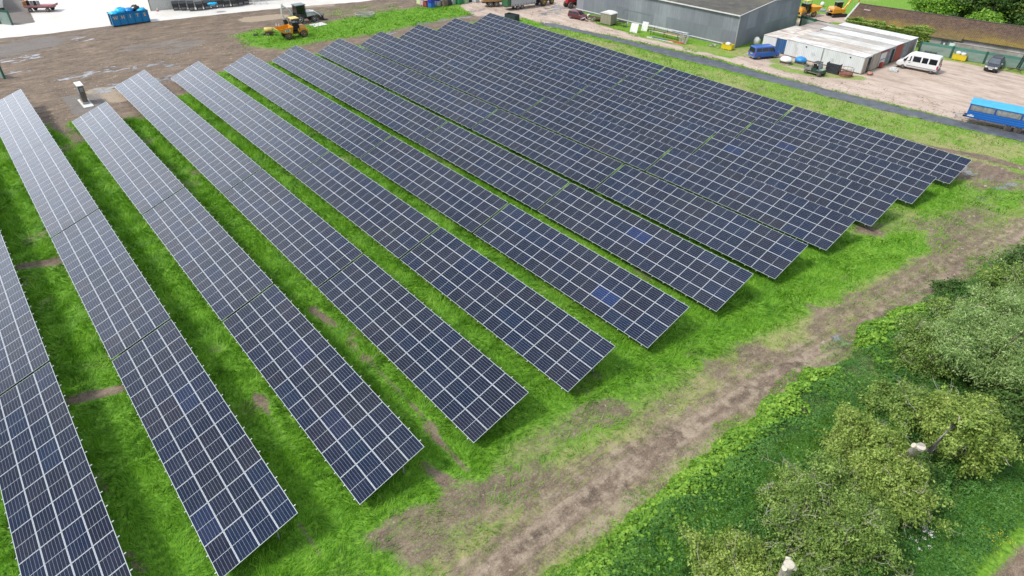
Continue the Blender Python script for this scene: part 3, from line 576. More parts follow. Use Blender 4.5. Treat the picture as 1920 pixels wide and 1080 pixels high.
def plant(name, label, cat, base, blobs, nleaf, leaf, mat_, trunkr=.1, twigs=0, bark=None, aspect=.6, seed=1, group=None, clump=.2, shell=.3, drop=0., spray=0, dead=0):
    """blobs are relative to the base: (x, y, z, rx, ry, rz)"""
    rng = np.random.default_rng(seed); t = thing(name, label, cat, (base[0], base[1], 0), 0, group); blobs = lumpy(blobs, rng); nleaf = int(nleaf*.95); leaf *= 1.45
    P, N, Cc = crown_points(blobs, nleaf, rng, clump, shell, drop=drop)
    if spray:   # long shoots of leaves standing out of the outline
        for q in range(spray):
            b = blobs[rng.integers(len(blobs))]; d = rng.normal(size=3); d[2] = abs(d[2])*.7+.35; d /= np.linalg.norm(d)
            o = np.array(b[:3])+d*np.array(b[3:6])*.85; L = rng.uniform(.35, 1.25); n_ = int(24*L+8); s = rng.random(n_)*L
            PP = o+d*s[:, None]+rng.normal(size=(n_, 3))*.06; PP[:, 2] -= .25*s*s; P = np.concatenate([P, PP]); N = np.concatenate([N, rng.normal(size=(n_, 3))+[0, 0, .6]])
    V, F = leaf_quads(P, N, leaf, rng, aspect); o = big_mesh('crown', V, F, mat_); o.parent = t
    b = MB(); bk = bark or M_BARK
    top = np.array([q[:3] for q in blobs]).mean(0); root = Vector((0, 0, -.2))
    for q in range(min(26, 3+len(blobs)*2)):
        c = Cc[rng.integers(len(Cc))]; e = Vector(c)*.99; mid = root.lerp(e, .5)+Vector(rng.normal(size=3)*.25); mid.z = max(mid.z, .4)
        b.tube([root+Vector((rng.normal()*.12, rng.normal()*.12, 0)), mid, e], [trunkr, trunkr*.6, trunkr*.18], 5)
    b.build('trunk', bk, t)
    if twigs:
        twigs = int(twigs*(.8 if twigs > 120 else .45))+12
        b = MB()
        for q in range(twigs):
            bl = blobs[rng.integers(len(blobs))]; d = rng.normal(size=3); d[2] = abs(d[2])*.8+.3; d /= np.linalg.norm(d)
            p = Vector(np.array(bl[:3])+d*np.array(bl[3:6])*.78); dv = Vector(d); pts = [p]; r0 = rng.uniform(.009, .02)
            for s in range(4):
                dv = (dv+Vector(rng.normal(size=3)*.45)).normalized(); pts.append(pts[-1]+dv*rng.uniform(.14, .36))
            b.tube(pts, [r0, r0*.85, r0*.7, r0*.5, r0*.3], 3)
            for s in (1, 2, 3):
                d2 = (dv+Vector(rng.normal(size=3)*.9)).normalized(); b.tube([pts[s], pts[s]+d2*.25, pts[s]+d2*.42+Vector((0, 0, .05))], [r0*.6, r0*.4, r0*.2], 3)
        b.build('twigs', M_TWIG, t)
    return t
M_BARK = mat('bark', (.16, .13, .10), .9, var=.3, scale=6, bump=.6)
M_TWIG = mat('bare_twig', (.42, .38, .30), .8, var=.2, scale=5)
M_CUT = mat('cut_wood', (.50, .46, .37), .85, var=.14, scale=7, dirt=(.45, .33, .18), dirt_amt=.3)
M_YG = leaf_mat('yellow_green_leaf', [(.08, .14, .026), (.18, .28, .045), (.34, .44, .095), (.54, .61, .21)], .3, patch=1.0, dk=.6)
M_OL = leaf_mat('olive_leaf', [(.06, .11, .022), (.13, .22, .042), (.25, .37, .075), (.42, .52, .16)], .25, patch=.9, dk=.6)
M_DK = leaf_mat('dark_leaf', [(.035, .08, .015), (.06, .125, .023), (.10, .18, .04), (.16, .25, .065)], .25, patch=.8, dk=.55)
M_SAGE = leaf_mat('sage_leaf', [(.09, .16, .045), (.20, .32, .09), (.36, .50, .17), (.56, .66, .34)], .3, patch=1.2, dk=.6)
M_NET = leaf_mat('nettle_leaf', [(.03, .10, .015), (.055, .17, .028), (.10, .25, .045), (.17, .34, .09)], .25, patch=.6, dk=.55)
M_BRAM = leaf_mat('bramble_leaf', [(.07, .18, .018), (.14, .30, .03), (.25, .44, .05), (.38, .56, .10)], .3, patch=.8, dk=.6)

def edge_x(y):     # where the undergrowth begins beside the track
    return np.interp(y, [10, 21, 26, 33, 44, 58, 66, 76, 90, 110], [10.6, 10.4, 10.2, 10.4, 10.2, 11.0, 11.9, 13.4, 16., 20])
def undergrowth(name, label, n, m, fx0, fx1, y0, y1, size, h0, h1, dens, seed, aspect=.6):
    rng = np.random.default_rng(seed); y = rng.uniform(y0, y1, n); u = rng.random(n); ex = edge_x(y)+(fbm(y, y*0+3, 3., seed)-.5)*1.6
    x = ex+fx0+u*(fx1-fx0); k = dens(x, y, x-ex) > rng.random(n); x, y, ex = x[k], y[k], ex[k]
    e = np.clip((x-ex-fx0)/1.3, .12, 1); lump = .35+1.1*fbm(x, y, 1.7, seed+4); H = (h0+(h1-h0)*lump)*e
    z = H*(1-.55*rng.random(len(x))**2)+(vnoise(x, y, .35, seed)-.5)*.25; z = np.maximum(z, .03)
    N = rng.normal(size=(len(x), 3))*.5; N[:, 2] += 1
    V, F = leaf_quads(np.stack([x, y, z], -1), N, size, rng, aspect); tag(big_mesh(name, V, F, m), label, 'undergrowth', kind='stuff')
undergrowth('nettle_undergrowth', 'dark green nettles filling the strip below the hedge', 210000, M_NET, .5, 10.5, 12, 78, .062, .3, 1.5, lambda x, y, e: np.clip(1.1-np.clip(e-7, 0, 9)*.04, .2, 1), 3, .45)
undergrowth('bramble_undergrowth', 'yellow green brambles along the edge of the dirt track', 42000, M_BRAM, -.2, 3.4, 12, 58, .1, .3, 1.15, lambda x, y, e: np.clip((fbm(x, y, 4.5, 9)-.42)*7, 0, 1)*np.clip(1.3-e*.35, 0, 1), 5, .8)
undergrowth('verge_undergrowth', 'short green weeds at the foot of the hedge beside the track', 50000, M_GRASS, -.9, 1.6, 12, 95, .045, .08, .4, lambda x, y, e: np.clip((fbm(x, y, 2.5, 15)-.3)*3, 0, 1), 6, .5)
# the dark herb layer beyond the hedge, down in the corner
def corner():
    rng = np.random.default_rng(9); n = 120000; x = rng.uniform(18, 27.5, n); y = rng.uniform(33, 66, n)
    path = W((1850, 1090), (1890, 1050), (1925, 1015), (2000, 960)); dd = seg_dist(path+[(30, 48)], x, y)
    k = dd > .5+.5*rng.random(n); k &= ~inside(path+[(40, 40)], x, y); x, y = x[k], y[k]; z = .15+.7*fbm(x, y, 1.4, 31)*(.5+.5*rng.random(len(x)))
    N = rng.normal(size=(len(x), 3))*.5; N[:, 2] += 1; V, F = leaf_quads(np.stack([x, y, z], -1), N, .065, rng, .5)
    tag(big_mesh('corner_undergrowth', V, F, M_NET), 'dark green herbs behind the hedge in the lower right corner', 'undergrowth', kind='stuff')
corner()
def understorey():
    rng = np.random.default_rng(19); n = 190000; y = rng.uniform(14, 76, n); x = edge_x(y)+4.0+rng.random(n)*7.4+(y > 48)*-.6
    path = W((1850, 1090), (1890, 1050), (1925, 1015), (2000, 960)); k = (seg_dist(path, x, y) > 3.2); x, y = x[k], y[k]; n = len(x)
    e = np.clip((x-edge_x(y)-4.0)/1.4, .2, 1)*np.clip((edge_x(y)+11.2-x)/1.5, .25, 1); z = (.5+2.6*np.clip(fbm(x, y, 2.3, 91)-.18, 0, 1))*e*(1-.5*rng.random(n)**2)+(vnoise(x, y, .3, 92)-.5)*.5
    N = rng.normal(size=(n, 3))*.6; N[:, 2] += .9; V, F = leaf_quads(np.stack([x, y, np.maximum(z, .1)], -1), N, .062, rng, .6)
    tag(big_mesh('hedge_undergrowth', V, F, M_UND), 'tangled mid green scrub filling the hedge between the bushes', 'undergrowth', kind='stuff')
M_UND = leaf_mat('scrub_leaf', [(.035, .085, .018), (.07, .155, .03), (.13, .24, .05), (.24, .36, .11)], .3, patch=.9, dk=.55)
understorey()
HG = 'bushes and trees of the hedge'
def bush(name, label, base, R_, H, n, leaf, m, tw, sd, cat='bush', **k):
    rng = np.random.default_rng(sd); bl = [(0, 0, H*.55, R_*.8, R_*.8, H*.42)]
    for q in range(4): a = q*1.57+rng.uniform(-.5, .5); r = R_*rng.uniform(.45, .7); bl.append((math.cos(a)*r, math.sin(a)*r, H*rng.uniform(.35, .62), R_*rng.uniform(.45, .65), R_*rng.uniform(.45, .65), H*rng.uniform(.28, .4)))
    return plant(name, label, cat, base, bl, n, leaf, m, .05+.02*H, tw, seed=sd, group=HG, **k)
bush('hawthorn_bush', 'low yellow green bush at the bottom edge left of the cut trunk', (15.9, 27.0), 2.0, 2.7, 24000, .047, M_YG, 50, 21, spray=60)
bush('hawthorn_bush', 'big olive brown bush with pale bare twigs in the lower right', (17.0, 33.2), 2.8, 3.8, 42000, .042, M_OL, 150, 22, spray=90)
bush('hawthorn_bush', 'pale yellow green bush left of the tall cut trunk', (16.6, 38.8), 2.1, 3.9, 33000, .047, M_YG, 40, 23, spray=110)
bush('field_maple', 'rounded yellow green tree right of the tall cut trunk', (19.6, 44.3), 2.5, 5.2, 40000, .048, M_YG, 30, 24, 'tree', drop=.35, spray=80)
bush('hawthorn_bush', 'yellowish bush below the tall cut trunk above the white flowers', (18.7, 37.4), 2.3, 3.9, 27000, .045, M_YG, 50, 35, spray=50)
bush('hawthorn_bush', 'olive bush with thorny pale twigs behind the big olive brown bush', (18.9, 33.4), 2.4, 3.5, 24000, .042, M_OL, 90, 25, spray=40)
bush('hawthorn_bush', 'grey olive bush right of the cut trunk at the bottom edge', (18.9, 29.2), 2.2, 3.0, 24000, .042, M_OL, 80, 26, spray=40)
bush('elder_bush', 'dull green bush standing just above the tall cut trunk', (16.4, 44.8), 2.0, 2.9, 24000, .05, M_OL, 30, 27, spray=40)
bush('hawthorn_bush', 'dark brownish bush with bare twigs beside the sage green tree', (15.3, 50.6), 2.5, 3.7, 34000, .043, M_OL, 100, 28, spray=50)
bush('willow_tree', 'wind blown sage green tree with silvery leaves at the right edge', (18.0, 52.0), 3.3, 6.2, 54000, .055, M_SAGE, 40, 29, 'tree', aspect=.34, clump=.26, drop=.45, spray=200)
bush('willow_tree', 'smaller sage green tree behind the wind blown one at the right edge', (18.2, 58.5), 2.8, 5.6, 30000, .055, M_SAGE, 40, 36, 'tree', aspect=.34, clump=.26, drop=.3, spray=80)
bush('hawthorn_bush', 'olive brown bush above the sage green tree close to the track', (15.4, 57.4), 2.3, 3.3, 28000, .047, M_OL, 70, 30, spray=40)
bush('hawthorn_bush', 'grey brown bush at the right edge near the far end of the hedge', (16.2, 63.6), 2.8, 3.9, 24000, .05, M_OL, 60, 37, spray=40)
bush('bramble_bush', 'dark green bush at the far top end of the hedge by the track', (15.6, 69.6), 2.6, 2.4, 15000, .06, M_DK, 30, 31, spray=20)
bush('bramble_bush', 'small dark green bush low between the track and the olive brown bush', (12.9, 61.6), 1.4, 1.6, 9000, .055, M_DK, 0, 32)
bush('hazel_bush', 'deep green bush tucked behind the rounded yellow green tree', (21.2, 49.4), 2.6, 3.9, 24000, .055, M_DK, 0, 33, spray=20)
bush('hazel_bush', 'dark green bush half hidden at the right edge under the sage green tree', (20.9, 55.2), 2.6, 4.2, 18000, .055, M_DK, 0, 34, spray=20)
# pollarded trunks with fresh pale cuts
def pollard(label, base, top, r, stubs):
    t = thing('cut_tree_trunk', label, 'tree trunk', (base[0], base[1], 0), 0)
    v = Vector((top[0]-base[0], top[1]-base[1], top[2])); b = MB()
    b.tube([(0, 0, -.2), v*.5+Vector((.05, .03, 0)), v*.93, v], [r*1.15, r, r*.95, r*1.02], 14); b.build('trunk', mat('pale_bark', (.36, .33, .28), .9, var=.35, scale=5, bump=.8, streak=(3, 3, .6)), t)
    c = MB(); c.lathe([(0, r*.97), (.03, r*.9)], v, 'z', 14)
    for a, l_, rr in stubs:
        d = Vector((math.cos(a), math.sin(a), .75)).normalized(); p = v*.94+Vector((math.cos(a), math.sin(a), 0))*r*.4; e = p+d*l_
        c.tube([p, e], [rr*1.05, rr], 10)
    c.build('cut_face', M_CUT, t); return t
pollard('tall sawn tree trunk with a pale round cut between two yellow bushes', (17.7, 41.3), at(1727, 838, 4.9)+(4.9,), .23, [(3.9, .3, .14), (.8, .2, .14)])
pollard('sawn tree trunk with knobbly pale top at the bottom edge of the picture', (17.9, 28.0), at(1480, 1058, 3.9)+(3.9,), .25, [(2.2, .34, .13), (4.6, .26, .13), (.3, .24, .12)])
b = MB(); p0 = at(1742, 846, 3.0); p1 = at(1788, 797, 3.6); b.tube([(0, 0, -.1), (p0[0]-19.2, p0[1]-45.6, 3.0), (p1[0]-19.2, p1[1]-45.6, 3.6)], [.17, .15, .12], 8)
o = b.build('leaning_tree_trunk', bpy.data.materials['pale_bark'], None, (19.2, 45.6, 0)); tag(o, 'grey bare trunk leaning behind the tall sawn tree trunk', 'tree trunk')
# white umbels and yellow flowers by the hedge
def umbels(name, label, pts, m, n, s, h):
    rng = np.random.default_rng(44); cs = []
    for (px, py), sp, k in pts:
        cx, cy = at(px, py, h); cs += [(cx+rng.normal()*sp, cy+rng.normal()*sp, h+rng.normal()*.12) for _ in range(k)]
    P = np.concatenate([np.array(c)+rng.normal(size=(n, 3))*[s, s, s*.2] for c in cs]); N = rng.normal(size=P.shape)*.3+[0, 0, 1]
    V, F = leaf_quads(P, N, .016, rng, .8); o = big_mesh(name, V, F, m); tag(o, label, 'flowers', kind='stuff')
umbels('white_flowers', 'white flat flower heads below the cut trunks', [((1718, 975), .25, 9), ((1735, 1000), .3, 8), ((1722, 1020), .2, 4), ((1755, 995), .3, 4)], mat('white_petal', (.75, .75, .68), .6), 30, .06, 1.1)
umbels('yellow_flowers', 'small yellow flowers beside the path in the lower right corner', [((1878, 1012), .4, 16), ((1870, 1025), .4, 8)], mat('yellow_petal', (.65, .55, .04), .6), 9, .05, .45)
#PART4
# ---------------------------------------------------------------- buildings
def sheet_material(name, tones, rough=.65, metal=.15, sx=2.9, sz=2.6, streak=.5):
    """old sheeting: every sheet its own tone, streaks of rain running down"""
    m = bpy.data.materials.new(name); m.use_nodes = True; n = m.node_tree.nodes; l = m.node_tree.links; b = n['Principled BSDF']
    tc = n.new('ShaderNodeTexCoord'); mp = n.new('ShaderNodeMapping'); mp.inputs['Scale'].default_value = (1/sx, 1/sx, 1/sz); l.new(tc.outputs['Object'], mp.inputs[0])
    fl = n.new('ShaderNodeVectorMath'); fl.operation = 'FLOOR'; l.new(mp.outputs[0], fl.inputs[0]); w = n.new('ShaderNodeTexWhiteNoise'); l.new(fl.outputs[0], w.inputs[0])
    m2 = n.new('ShaderNodeMapping'); m2.inputs['Scale'].default_value = (3.5, 3.5, .3); l.new(tc.outputs['Object'], m2.inputs[0]); no = n.new('ShaderNodeTexNoise'); no.inputs['Scale'].default_value = 1.2; no.inputs['Detail'].default_value = 7; no.inputs['Roughness'].default_value = .7; l.new(m2.outputs[0], no.inputs['Vector'])
    nb = n.new('ShaderNodeTexNoise'); nb.inputs['Scale'].default_value = .18; nb.inputs['Detail'].default_value = 3; l.new(tc.outputs['Object'], nb.inputs['Vector'])
    a = n.new('ShaderNodeMath'); a.operation = 'MULTIPLY_ADD'; a.inputs[1].default_value = .22; l.new(w.outputs[0], a.inputs[0])
    s = n.new('ShaderNodeMath'); s.operation = 'MULTIPLY'; s.inputs[1].default_value = streak; l.new(no.outputs['Fac'], s.inputs[0]); l.new(s.outputs[0], a.inputs[2])
    a2 = n.new('ShaderNodeMath'); a2.operation = 'MULTIPLY_ADD'; a2.inputs[1].default_value = .5; l.new(nb.outputs['Fac'], a2.inputs[0]); l.new(a.outputs[0], a2.inputs[2])
    cr = n.new('ShaderNodeValToRGB'); e = cr.color_ramp.elements
    while len(e) < len(tones): e.new(.5)
    for k, c in enumerate(tones): e[k].position = .2+.65*k/(len(tones)-1); e[k].color = (*c, 1)
    l.new(a2.outputs[0], cr.inputs[0]); l.new(cr.outputs[0], b.inputs['Base Color']); b.inputs['Roughness'].default_value = rough; b.inputs['Metallic'].default_value = metal
    return m
M_SHED = sheet_material('weathered_grey_sheeting', [(.13, .145, .165), (.19, .205, .23), (.245, .265, .295), (.37, .395, .42)])
M_SHEDR = sheet_material('weathered_roof_sheeting', [(.055, .053, .05), (.08, .077, .073), (.11, .105, .097), (.16, .15, .11)], .9, 0, 1.1, 1.1, .7)
M_WHITE = mat('white_trim', (.62, .62, .6), .6, var=.08, dirt=(.4, .38, .33), dirt_amt=.3)
M_BLACK = mat('black_plastic', (.015, .016, .018), .45, var=.3)
M_RUBBER = mat('tyre_rubber', (.035, .033, .031), .85, var=.25, dirt=(.17, .13, .1), dirt_amt=.55, scale=3)
M_WIN = mat('dark_window_glass', (.012, .014, .017), .06, var=.1)
M_STEEL = mat('dull_steel', (.3, .3, .3), .5, .6, .2)
M_RIM = mat('silver_rim', (.45, .45, .46), .4, .6, .1, dirt=(.25, .2, .15), dirt_amt=.4)
M_CONC = mat('old_concrete', (.34, .32, .29), .9, var=.2, scale=.9, dirt=(.16, .15, .12), dirt_amt=.55, bump=.3)

# big grey shed
SHR, SHD = 3.2, 21.
sh = thing('grey_shed', 'big weathered grey corrugated shed with a dark corrugated roof', 'shed', (-41.7, 110.1, 0), R(SHR))
b = MB(); Lx, Dy, EH, AP, AY = 36.6, SHD, 5.3, 6.15, 10.6
b.wave(-Lx, 0, 0, EH, 0, .22, .045); w1 = b.build('wall', M_SHED, sh)
def gz_(x): return EH+(AP-EH)*(x/AY if x < AY else (Dy-x)/(Dy-AY))
b = MB(); b.wave(0, Dy, 0, EH, 0, .22, .045, top=gz_); w2 = b.build('wall', M_SHED, sh); w2.rotation_euler.z = R(90); w2['label'] = 'gable end wall'
b = MB(); b.wave(0, Dy, 0, EH, 0, .22, .045, top=gz_); w3 = b.build('wall', M_SHED, sh); w3.rotation_euler.z = R(90); w3.location.x = -Lx
b = MB(); b.wave(-Lx, 0, 0, EH, 0, .22, .045); w4 = b.build('wall', M_SHED, sh); w4.location.y = Dy
def roof(x0, x1, y0, z0, y1, z1, pitch=.18, dep=.06):
    n = int((x1-x0)/pitch)*2; vs = []
    for i in range(n+1):
        x = x0+(x1-x0)*i/n; d = dep*(i % 2); vs += [(x, y0, z0+d), (x, (y0+y1)/2, (z0+z1)/2+d), (x, y1, z1+d)]
    return vs, [(3*i+k, 3*i+3+k, 3*i+4+k, 3*i+1+k) for i in range(n) for k in (0, 1)]
b = MB(); b.add(*roof(-Lx-.2, .25, -.3, EH, AY, AP+.06)); b.add(*roof(-Lx-.2, .25, Dy+.3, EH, AY, AP+.06)); b.build('roof', M_SHEDR, sh)
b = MB(); b.box(-Lx, .1, -.12, -.05, .28, .42); b.box(-Lx-.2, .25, -.42, -.3, EH-.12, EH+.06); b.bar((.26, -.3, EH+.05), (.26, AY, AP+.12), .1); b.bar((.26, Dy+.3, EH+.05), (.26, AY, AP+.12), .1); b.build('trim', M_WHITE, sh)
b = MB(); b.box(.0, .12, -.12, .06, 0, EH); b.build('corner_strip', M_GALV, sh)
b = MB(); b.box(-16.5, -14.6, 2.2, 4.4, 5.62, 5.66); b.build('skylight', mat('rooflight', (.6, .62, .62), .4), sh).rotation_euler = (0, 0, 0)
b = MB(); b.box(-24.5, -18, -.06, -.03, 2.2, 2.28); b.box(-24.5, -24.42, -.06, -.03, 1.3, 2.2); b.build('door_rail', M_STEEL, sh)

# the row of containers, doors towards the yard
M_CW = mat('white_container_paint', (.60, .62, .61), .55, var=.07, scale=1.1, dirt=(.36, .31, .24), dirt_amt=.28, streak=(1, 1, .35))
def roofm(nm, c, d=(.3, .26, .21), a=.35): return mat(nm, c, .8, var=.2, scale=.9, dirt=(d[0]*.8, d[1]*.68, d[2]*.58), dirt_amt=min(1, a+.25), streak=(.45, 1, 1))
M_CB = mat('blue_container_paint', (.03, .11, .27), .5, var=.2, scale=2, dirt=(.12, .12, .12), dirt_amt=.4)
M_RED = mat('rusty_red_paint', (.30, .06, .04), .6, var=.2, dirt=(.2, .09, .06), dirt_amt=.3)
M_PLANK = mat('bleached_planks', (.36, .32, .26), .85, var=.3, scale=3, streak=(4, 4, .3), dirt=(.16, .13, .1), dirt_amt=.4)
M_DARK = mat('inside_shade_and_dark_door', (.02, .02, .02), .9)  # shade inside an open container put into the colour; one dark door shares it
M_GREYP = mat('grey_panel', (.22, .24, .25), .7, var=.25, dirt=(.1, .1, .1), dirt_amt=.4)
M_HID = mat('grey_steel_wall', (.25, .25, .24), .7)
def container(label, x0, x1, y0, y1, h, side, rf, end_parts, group='containers parked side by side', ends=None):
    t = thing('container', label, 'container', (x1, y0, 0), 0, group); L, w = x1-x0, y1-y0
    b = MB(); b.box(-L, 0, .02, w, .12, h-.04); b.wave(-L, 0, .2, h-.14, 0, .3, .035); b.build('body', side, t)
    b = MB(); b.add([(-L-.04, -.06, h-.04), (.06, -.06, h-.04), (.06, w-.03, h-.04), (-L-.04, w-.03, h-.04), (-L, -.02, h), (.02, -.02, h), (.02, w-.06, h), (-L, w-.06, h)],
          [(3, 2, 1, 0), (4, 5, 6, 7), (0, 1, 5, 4), (1, 2, 6, 5), (2, 3, 7, 6), (3, 0, 4, 7)])
    n = int(L/.6); [b.box(-L+.6*i+.2, -L+.6*i+.45, .1, w-.2, h, h+.015) for i in range(n)]; b.build('roof', rf, t)
    for nm, m, a0, a1, z0, z1, out in end_parts:
        b = MB(); b.box(.0, out, a0*w+.01, a1*w-.01, z0, min(z1, h-.12)); b.build(nm, m, t)
    return t
N_ = 7; CYS = [112.95+i*2.56 for i in range(8)]; rfs = [
 ((.66, .66, .64), (.33, .27, .2), .45), ((.52, .5, .46), (.35, .3, .24), .6), ((.56, .57, .55), (.45, .4, .33), .35), ((.46, .45, .43), (.3, .27, .22), .5), ((.6, .63, .63), (.45, .42, .36), .25), ((.38, .37, .35), (.25, .23, .2), .5), ((.64, .67, .68), (.4, .36, .3), .3)]
ce = [[('door', M_PLANK, .02, .5, .1, 3, .07), ('doorway_panel', M_DARK, .5, .95, .15, 2.3, .02), ('stored_junk', M_BLACK, .55, .88, .15, 1.2, .06)],  # flat dark panel stands in for the shade inside the open doorway
      [('door', M_PLANK, .05, .48, .1, 3, .09), ('door', M_PLANK, .5, .97, .1, 3, .05)],
      [('doorway_panel', M_WHITE, .12, .85, .2, 2.3, .02), ('shelf', M_STEEL, .14, .84, 1.2, 1.26, .12), ('lintel', M_RED, .0, 1, 2.25, 2.5, .08), ('red_machine', M_RED, .2, .5, .1, .8, .5)],
      [('door', M_GREYP, .1, .5, .1, 3, .05), ('door', M_DARK, .52, .9, .1, 2.2, .03)],
      [('roller_door', M_RED, .06, .96, .1, 3, .06)],
      [('door', M_GREYP, .05, .5, .1, 3, .05), ('door', M_GREYP, .5, .95, .1, 3, .03)],
      [('door', M_HID, .05, .95, .1, 2.3, .04)]]
labs = ['long white corrugated container at the front with a plank door', 'container with two bleached plank doors behind the front white one', 'container with an open doorway showing shelves and a red lintel', 'grey roofed container with a grey and a dark door', 'container with a rusty red roller door under a pale roof', 'narrow grey container beside the rusty red roller door', 'rearmost pale roofed container by the green fence']
for i in range(N_):
    c, d, a = rfs[i]; hh = 2.6+.02*((i*37) % 5)+(.012*i)
    container(labs[i], -34.0+.25*((i*5) % 4), -20.85, CYS[i], CYS[i]+2.5, hh, M_CW if i == 0 else M_HID, roofm('container_roof_paint', c, d, a), ce[i])
b = MB(); b.box(-.03, .03, 0, 1.9, .1, 2.5); b.box(-.04, .04, 0, .06, .1, 2.5); b.box(-.04, .04, 1.84, 1.9, .1, 2.5)
o = b.build('white_door', M_WHITE, None, (-19.9, 128.2, 0), R(20)); tag(o, 'tall white container door standing open next to the red roller door', 'door')
# seam and vents of the front container are parts of it
c0 = [o for o in COL.objects if o.get('label') == labs[0]][0]
b = MB(); b.box(-6.72, -6.55, -.05, 0, .14, 2.5); b.build('seam', M_GREYP, c0)
for x in (-2.3, -9.7): b = MB(); b.box(x, x+.22, -.07, 0, 2.02, 2.2); b.build('vent', M_BLACK, c0)
for x, z in ((-11.2, 1.5), (-4.9, 1.1), (-8.2, 1.25)):   # faded round emblems on the side
    b = MB(); b.lathe([(0, .3), (-.012, .3)], (x, -.036, z), 'y', 20); b.build('emblem', mat('faded_emblem', (.50, .52, .54), .6), c0)
container('white container with an open end left of the blue doors', -38.3, -35.9, 113.0, 122.6, 2.45, M_CW, roofm('stained_roof_paint', (.6, .56, .5), (.2, .11, .06), .5), [('wall_panel', M_CW, 0, 1, .1, 3, .03)], 'pair of short containers')
tb = container('container with blue doors behind the blue van', -35.85, -33.95, 113.3, 122.7, 2.4, M_CB, roofm('pale_roof_paint', (.58, .53, .47), (.3, .2, .14), .4), [('wall_panel', M_CB, 0, 1, .1, 3, .03)], 'pair of short containers')
for x in (-1.85, -.93): b = MB(); b.wave(x+.03, x+.88, .2, 2.2, -.04, .22, .03); b.bar((x+.3, -.1, .2), (x+.3, -.1, 2.2), .03); b.build('door', M_CB, tb)
tg = container('low dark sided container with grey and rusty roof behind the pair', -37.9, -33.4, 122.9, 129.6, 2.3, mat('dark_green_side', (.05, .07, .06), .7), roofm('grey_rusty_roof', (.42, .4, .37), (.2, .12, .08), .6), [('wall_panel', M_GREYP, 0, 1, .1, 3, .03)], 'pair of short containers')
b = MB(); b.lathe([(0, .32), (.12, .32)], (-33.6, 128.0, 2.34), 'z', 12); o = b.build('drum_lid', M_RED); tag(o, 'small rusty drum lid lying on the low grey rusty roof', 'lid')

# long barn under a mossy roof
BA = .185
bn = thing('mossy_barn', 'long low barn with a brown mossy roof behind the green fence', 'barn', (-34.6, 133.4, 0), BA)
def moss():
    m = bpy.data.materials.new('mossy_roof'); m.use_nodes = True; n = m.node_tree.nodes; l = m.node_tree.links; b = n['Principled BSDF']; tc = n.new('ShaderNodeTexCoord')
    def N(s, d, loc): mp = n.new('ShaderNodeMapping'); mp.inputs['Location'].default_value = loc; l.new(tc.outputs['Object'], mp.inputs[0]); t = n.new('ShaderNodeTexNoise'); t.inputs['Scale'].default_value = s; t.inputs['Detail'].default_value = d; t.inputs['Roughness'].default_value = .72; l.new(mp.outputs[0], t.inputs['Vector']); return t.outputs['Fac']
    def Rm(f, *st):
        r = n.new('ShaderNodeValToRGB'); e = r.color_ramp.elements
        while len(e) < len(st): e.new(.5)
        for k, (p, c) in enumerate(st): e[k].position = p; e[k].color = (*c, 1)
        l.new(f, r.inputs[0]); return r.outputs[0]
    a = Rm(N(2.2, 8, (0, 0, 0)), (.3, (.035, .022, .015)), (.5, (.085, .05, .032)), (.7, (.16, .105, .07))); c = Rm(N(3, 8, (5, 5, 5)), (.3, (.11, .075, .012)), (.7, (.24, .17, .035)))
    sp = n.new('ShaderNodeSeparateXYZ'); l.new(tc.outputs['Object'], sp.inputs[0]); y = n.new('ShaderNodeMapRange'); y.inputs[1].default_value = 3.6; y.inputs[2].default_value = -.2; l.new(sp.outputs[1], y.inputs[0])
    q = n.new('ShaderNodeMath'); q.operation = 'MULTIPLY_ADD'; q.inputs[1].default_value = 2.4; q.inputs[2].default_value = -1.1; l.new(N(.35, 5, (2, 0, 0)), q.inputs[0]); s = n.new('ShaderNodeMath'); s.operation = 'ADD'; s.use_clamp = True; l.new(y.outputs[0], s.inputs[0]); l.new(q.outputs[0], s.inputs[1])
    p = n.new('ShaderNodeMath'); p.operation = 'POWER'; p.inputs[1].default_value = 1.5; l.new(s.outputs[0], p.inputs[0])
    x = n.new('ShaderNodeMixRGB'); l.new(p.outputs[0], x.inputs[0]); l.new(a, x.inputs[1]); l.new(c, x.inputs[2]); l.new(x.outputs[0], b.inputs['Base Color']); b.inputs['Roughness'].default_value = .95
    bp = n.new('ShaderNodeBump'); bp.inputs['Distance'].default_value = .08; l.new(N(5, 6, (1, 1, 1)), bp.inputs['Height']); l.new(bp.outputs[0], b.inputs['Normal']); return m
BL, RY, RZ, EZ = 44, 6.4, 4.25, 2.45
b = MB(); b.box(0, BL, 0, 12.6, 0, EZ); b.prism([(0, EZ), (12.6, EZ), (6.4, RZ-.1)], .05, .3, axis='x'); b.prism([(0, EZ), (12.6, EZ), (6.4, RZ-.1)], BL-.3, BL, axis='x'); b.build('wall', M_CONC, bn)
b = MB(); b.add(*roof(-.3, BL+.3, -.35, EZ-.02, RY, RZ, .3, .05)); b.add(*roof(-.3, BL+.3, 13, EZ-.02, RY, RZ, .3, .05)); b.build('roof', moss(), bn)
b = MB(); b.bar((-.32, -.35, EZ+.05), (-.32, RY, RZ+.08), .22); b.build('verge_board', M_WHITE, bn)
b = MB(); b.box(-.3, BL+.3, RY-.12, RY+.12, RZ+.03, RZ+.12); b.build('ridge', mat('dark_ridge_tile', (.09, .08, .07), .9), bn)
b = MB(); b.box(14.2, 18.4, -.9, 0, 0, 2.25); b.build('porch', M_CONC, bn)
b = MB(); b.box(15.9, 16.9, -.95, -.9, 0, 2.0); b.box(16.3, 16.55, -.97, -.95, 1.25, 1.6, 1); b.build('door', [mat('dark_grey_door', (.1, .11, .12), .6), M_WHITE], bn)
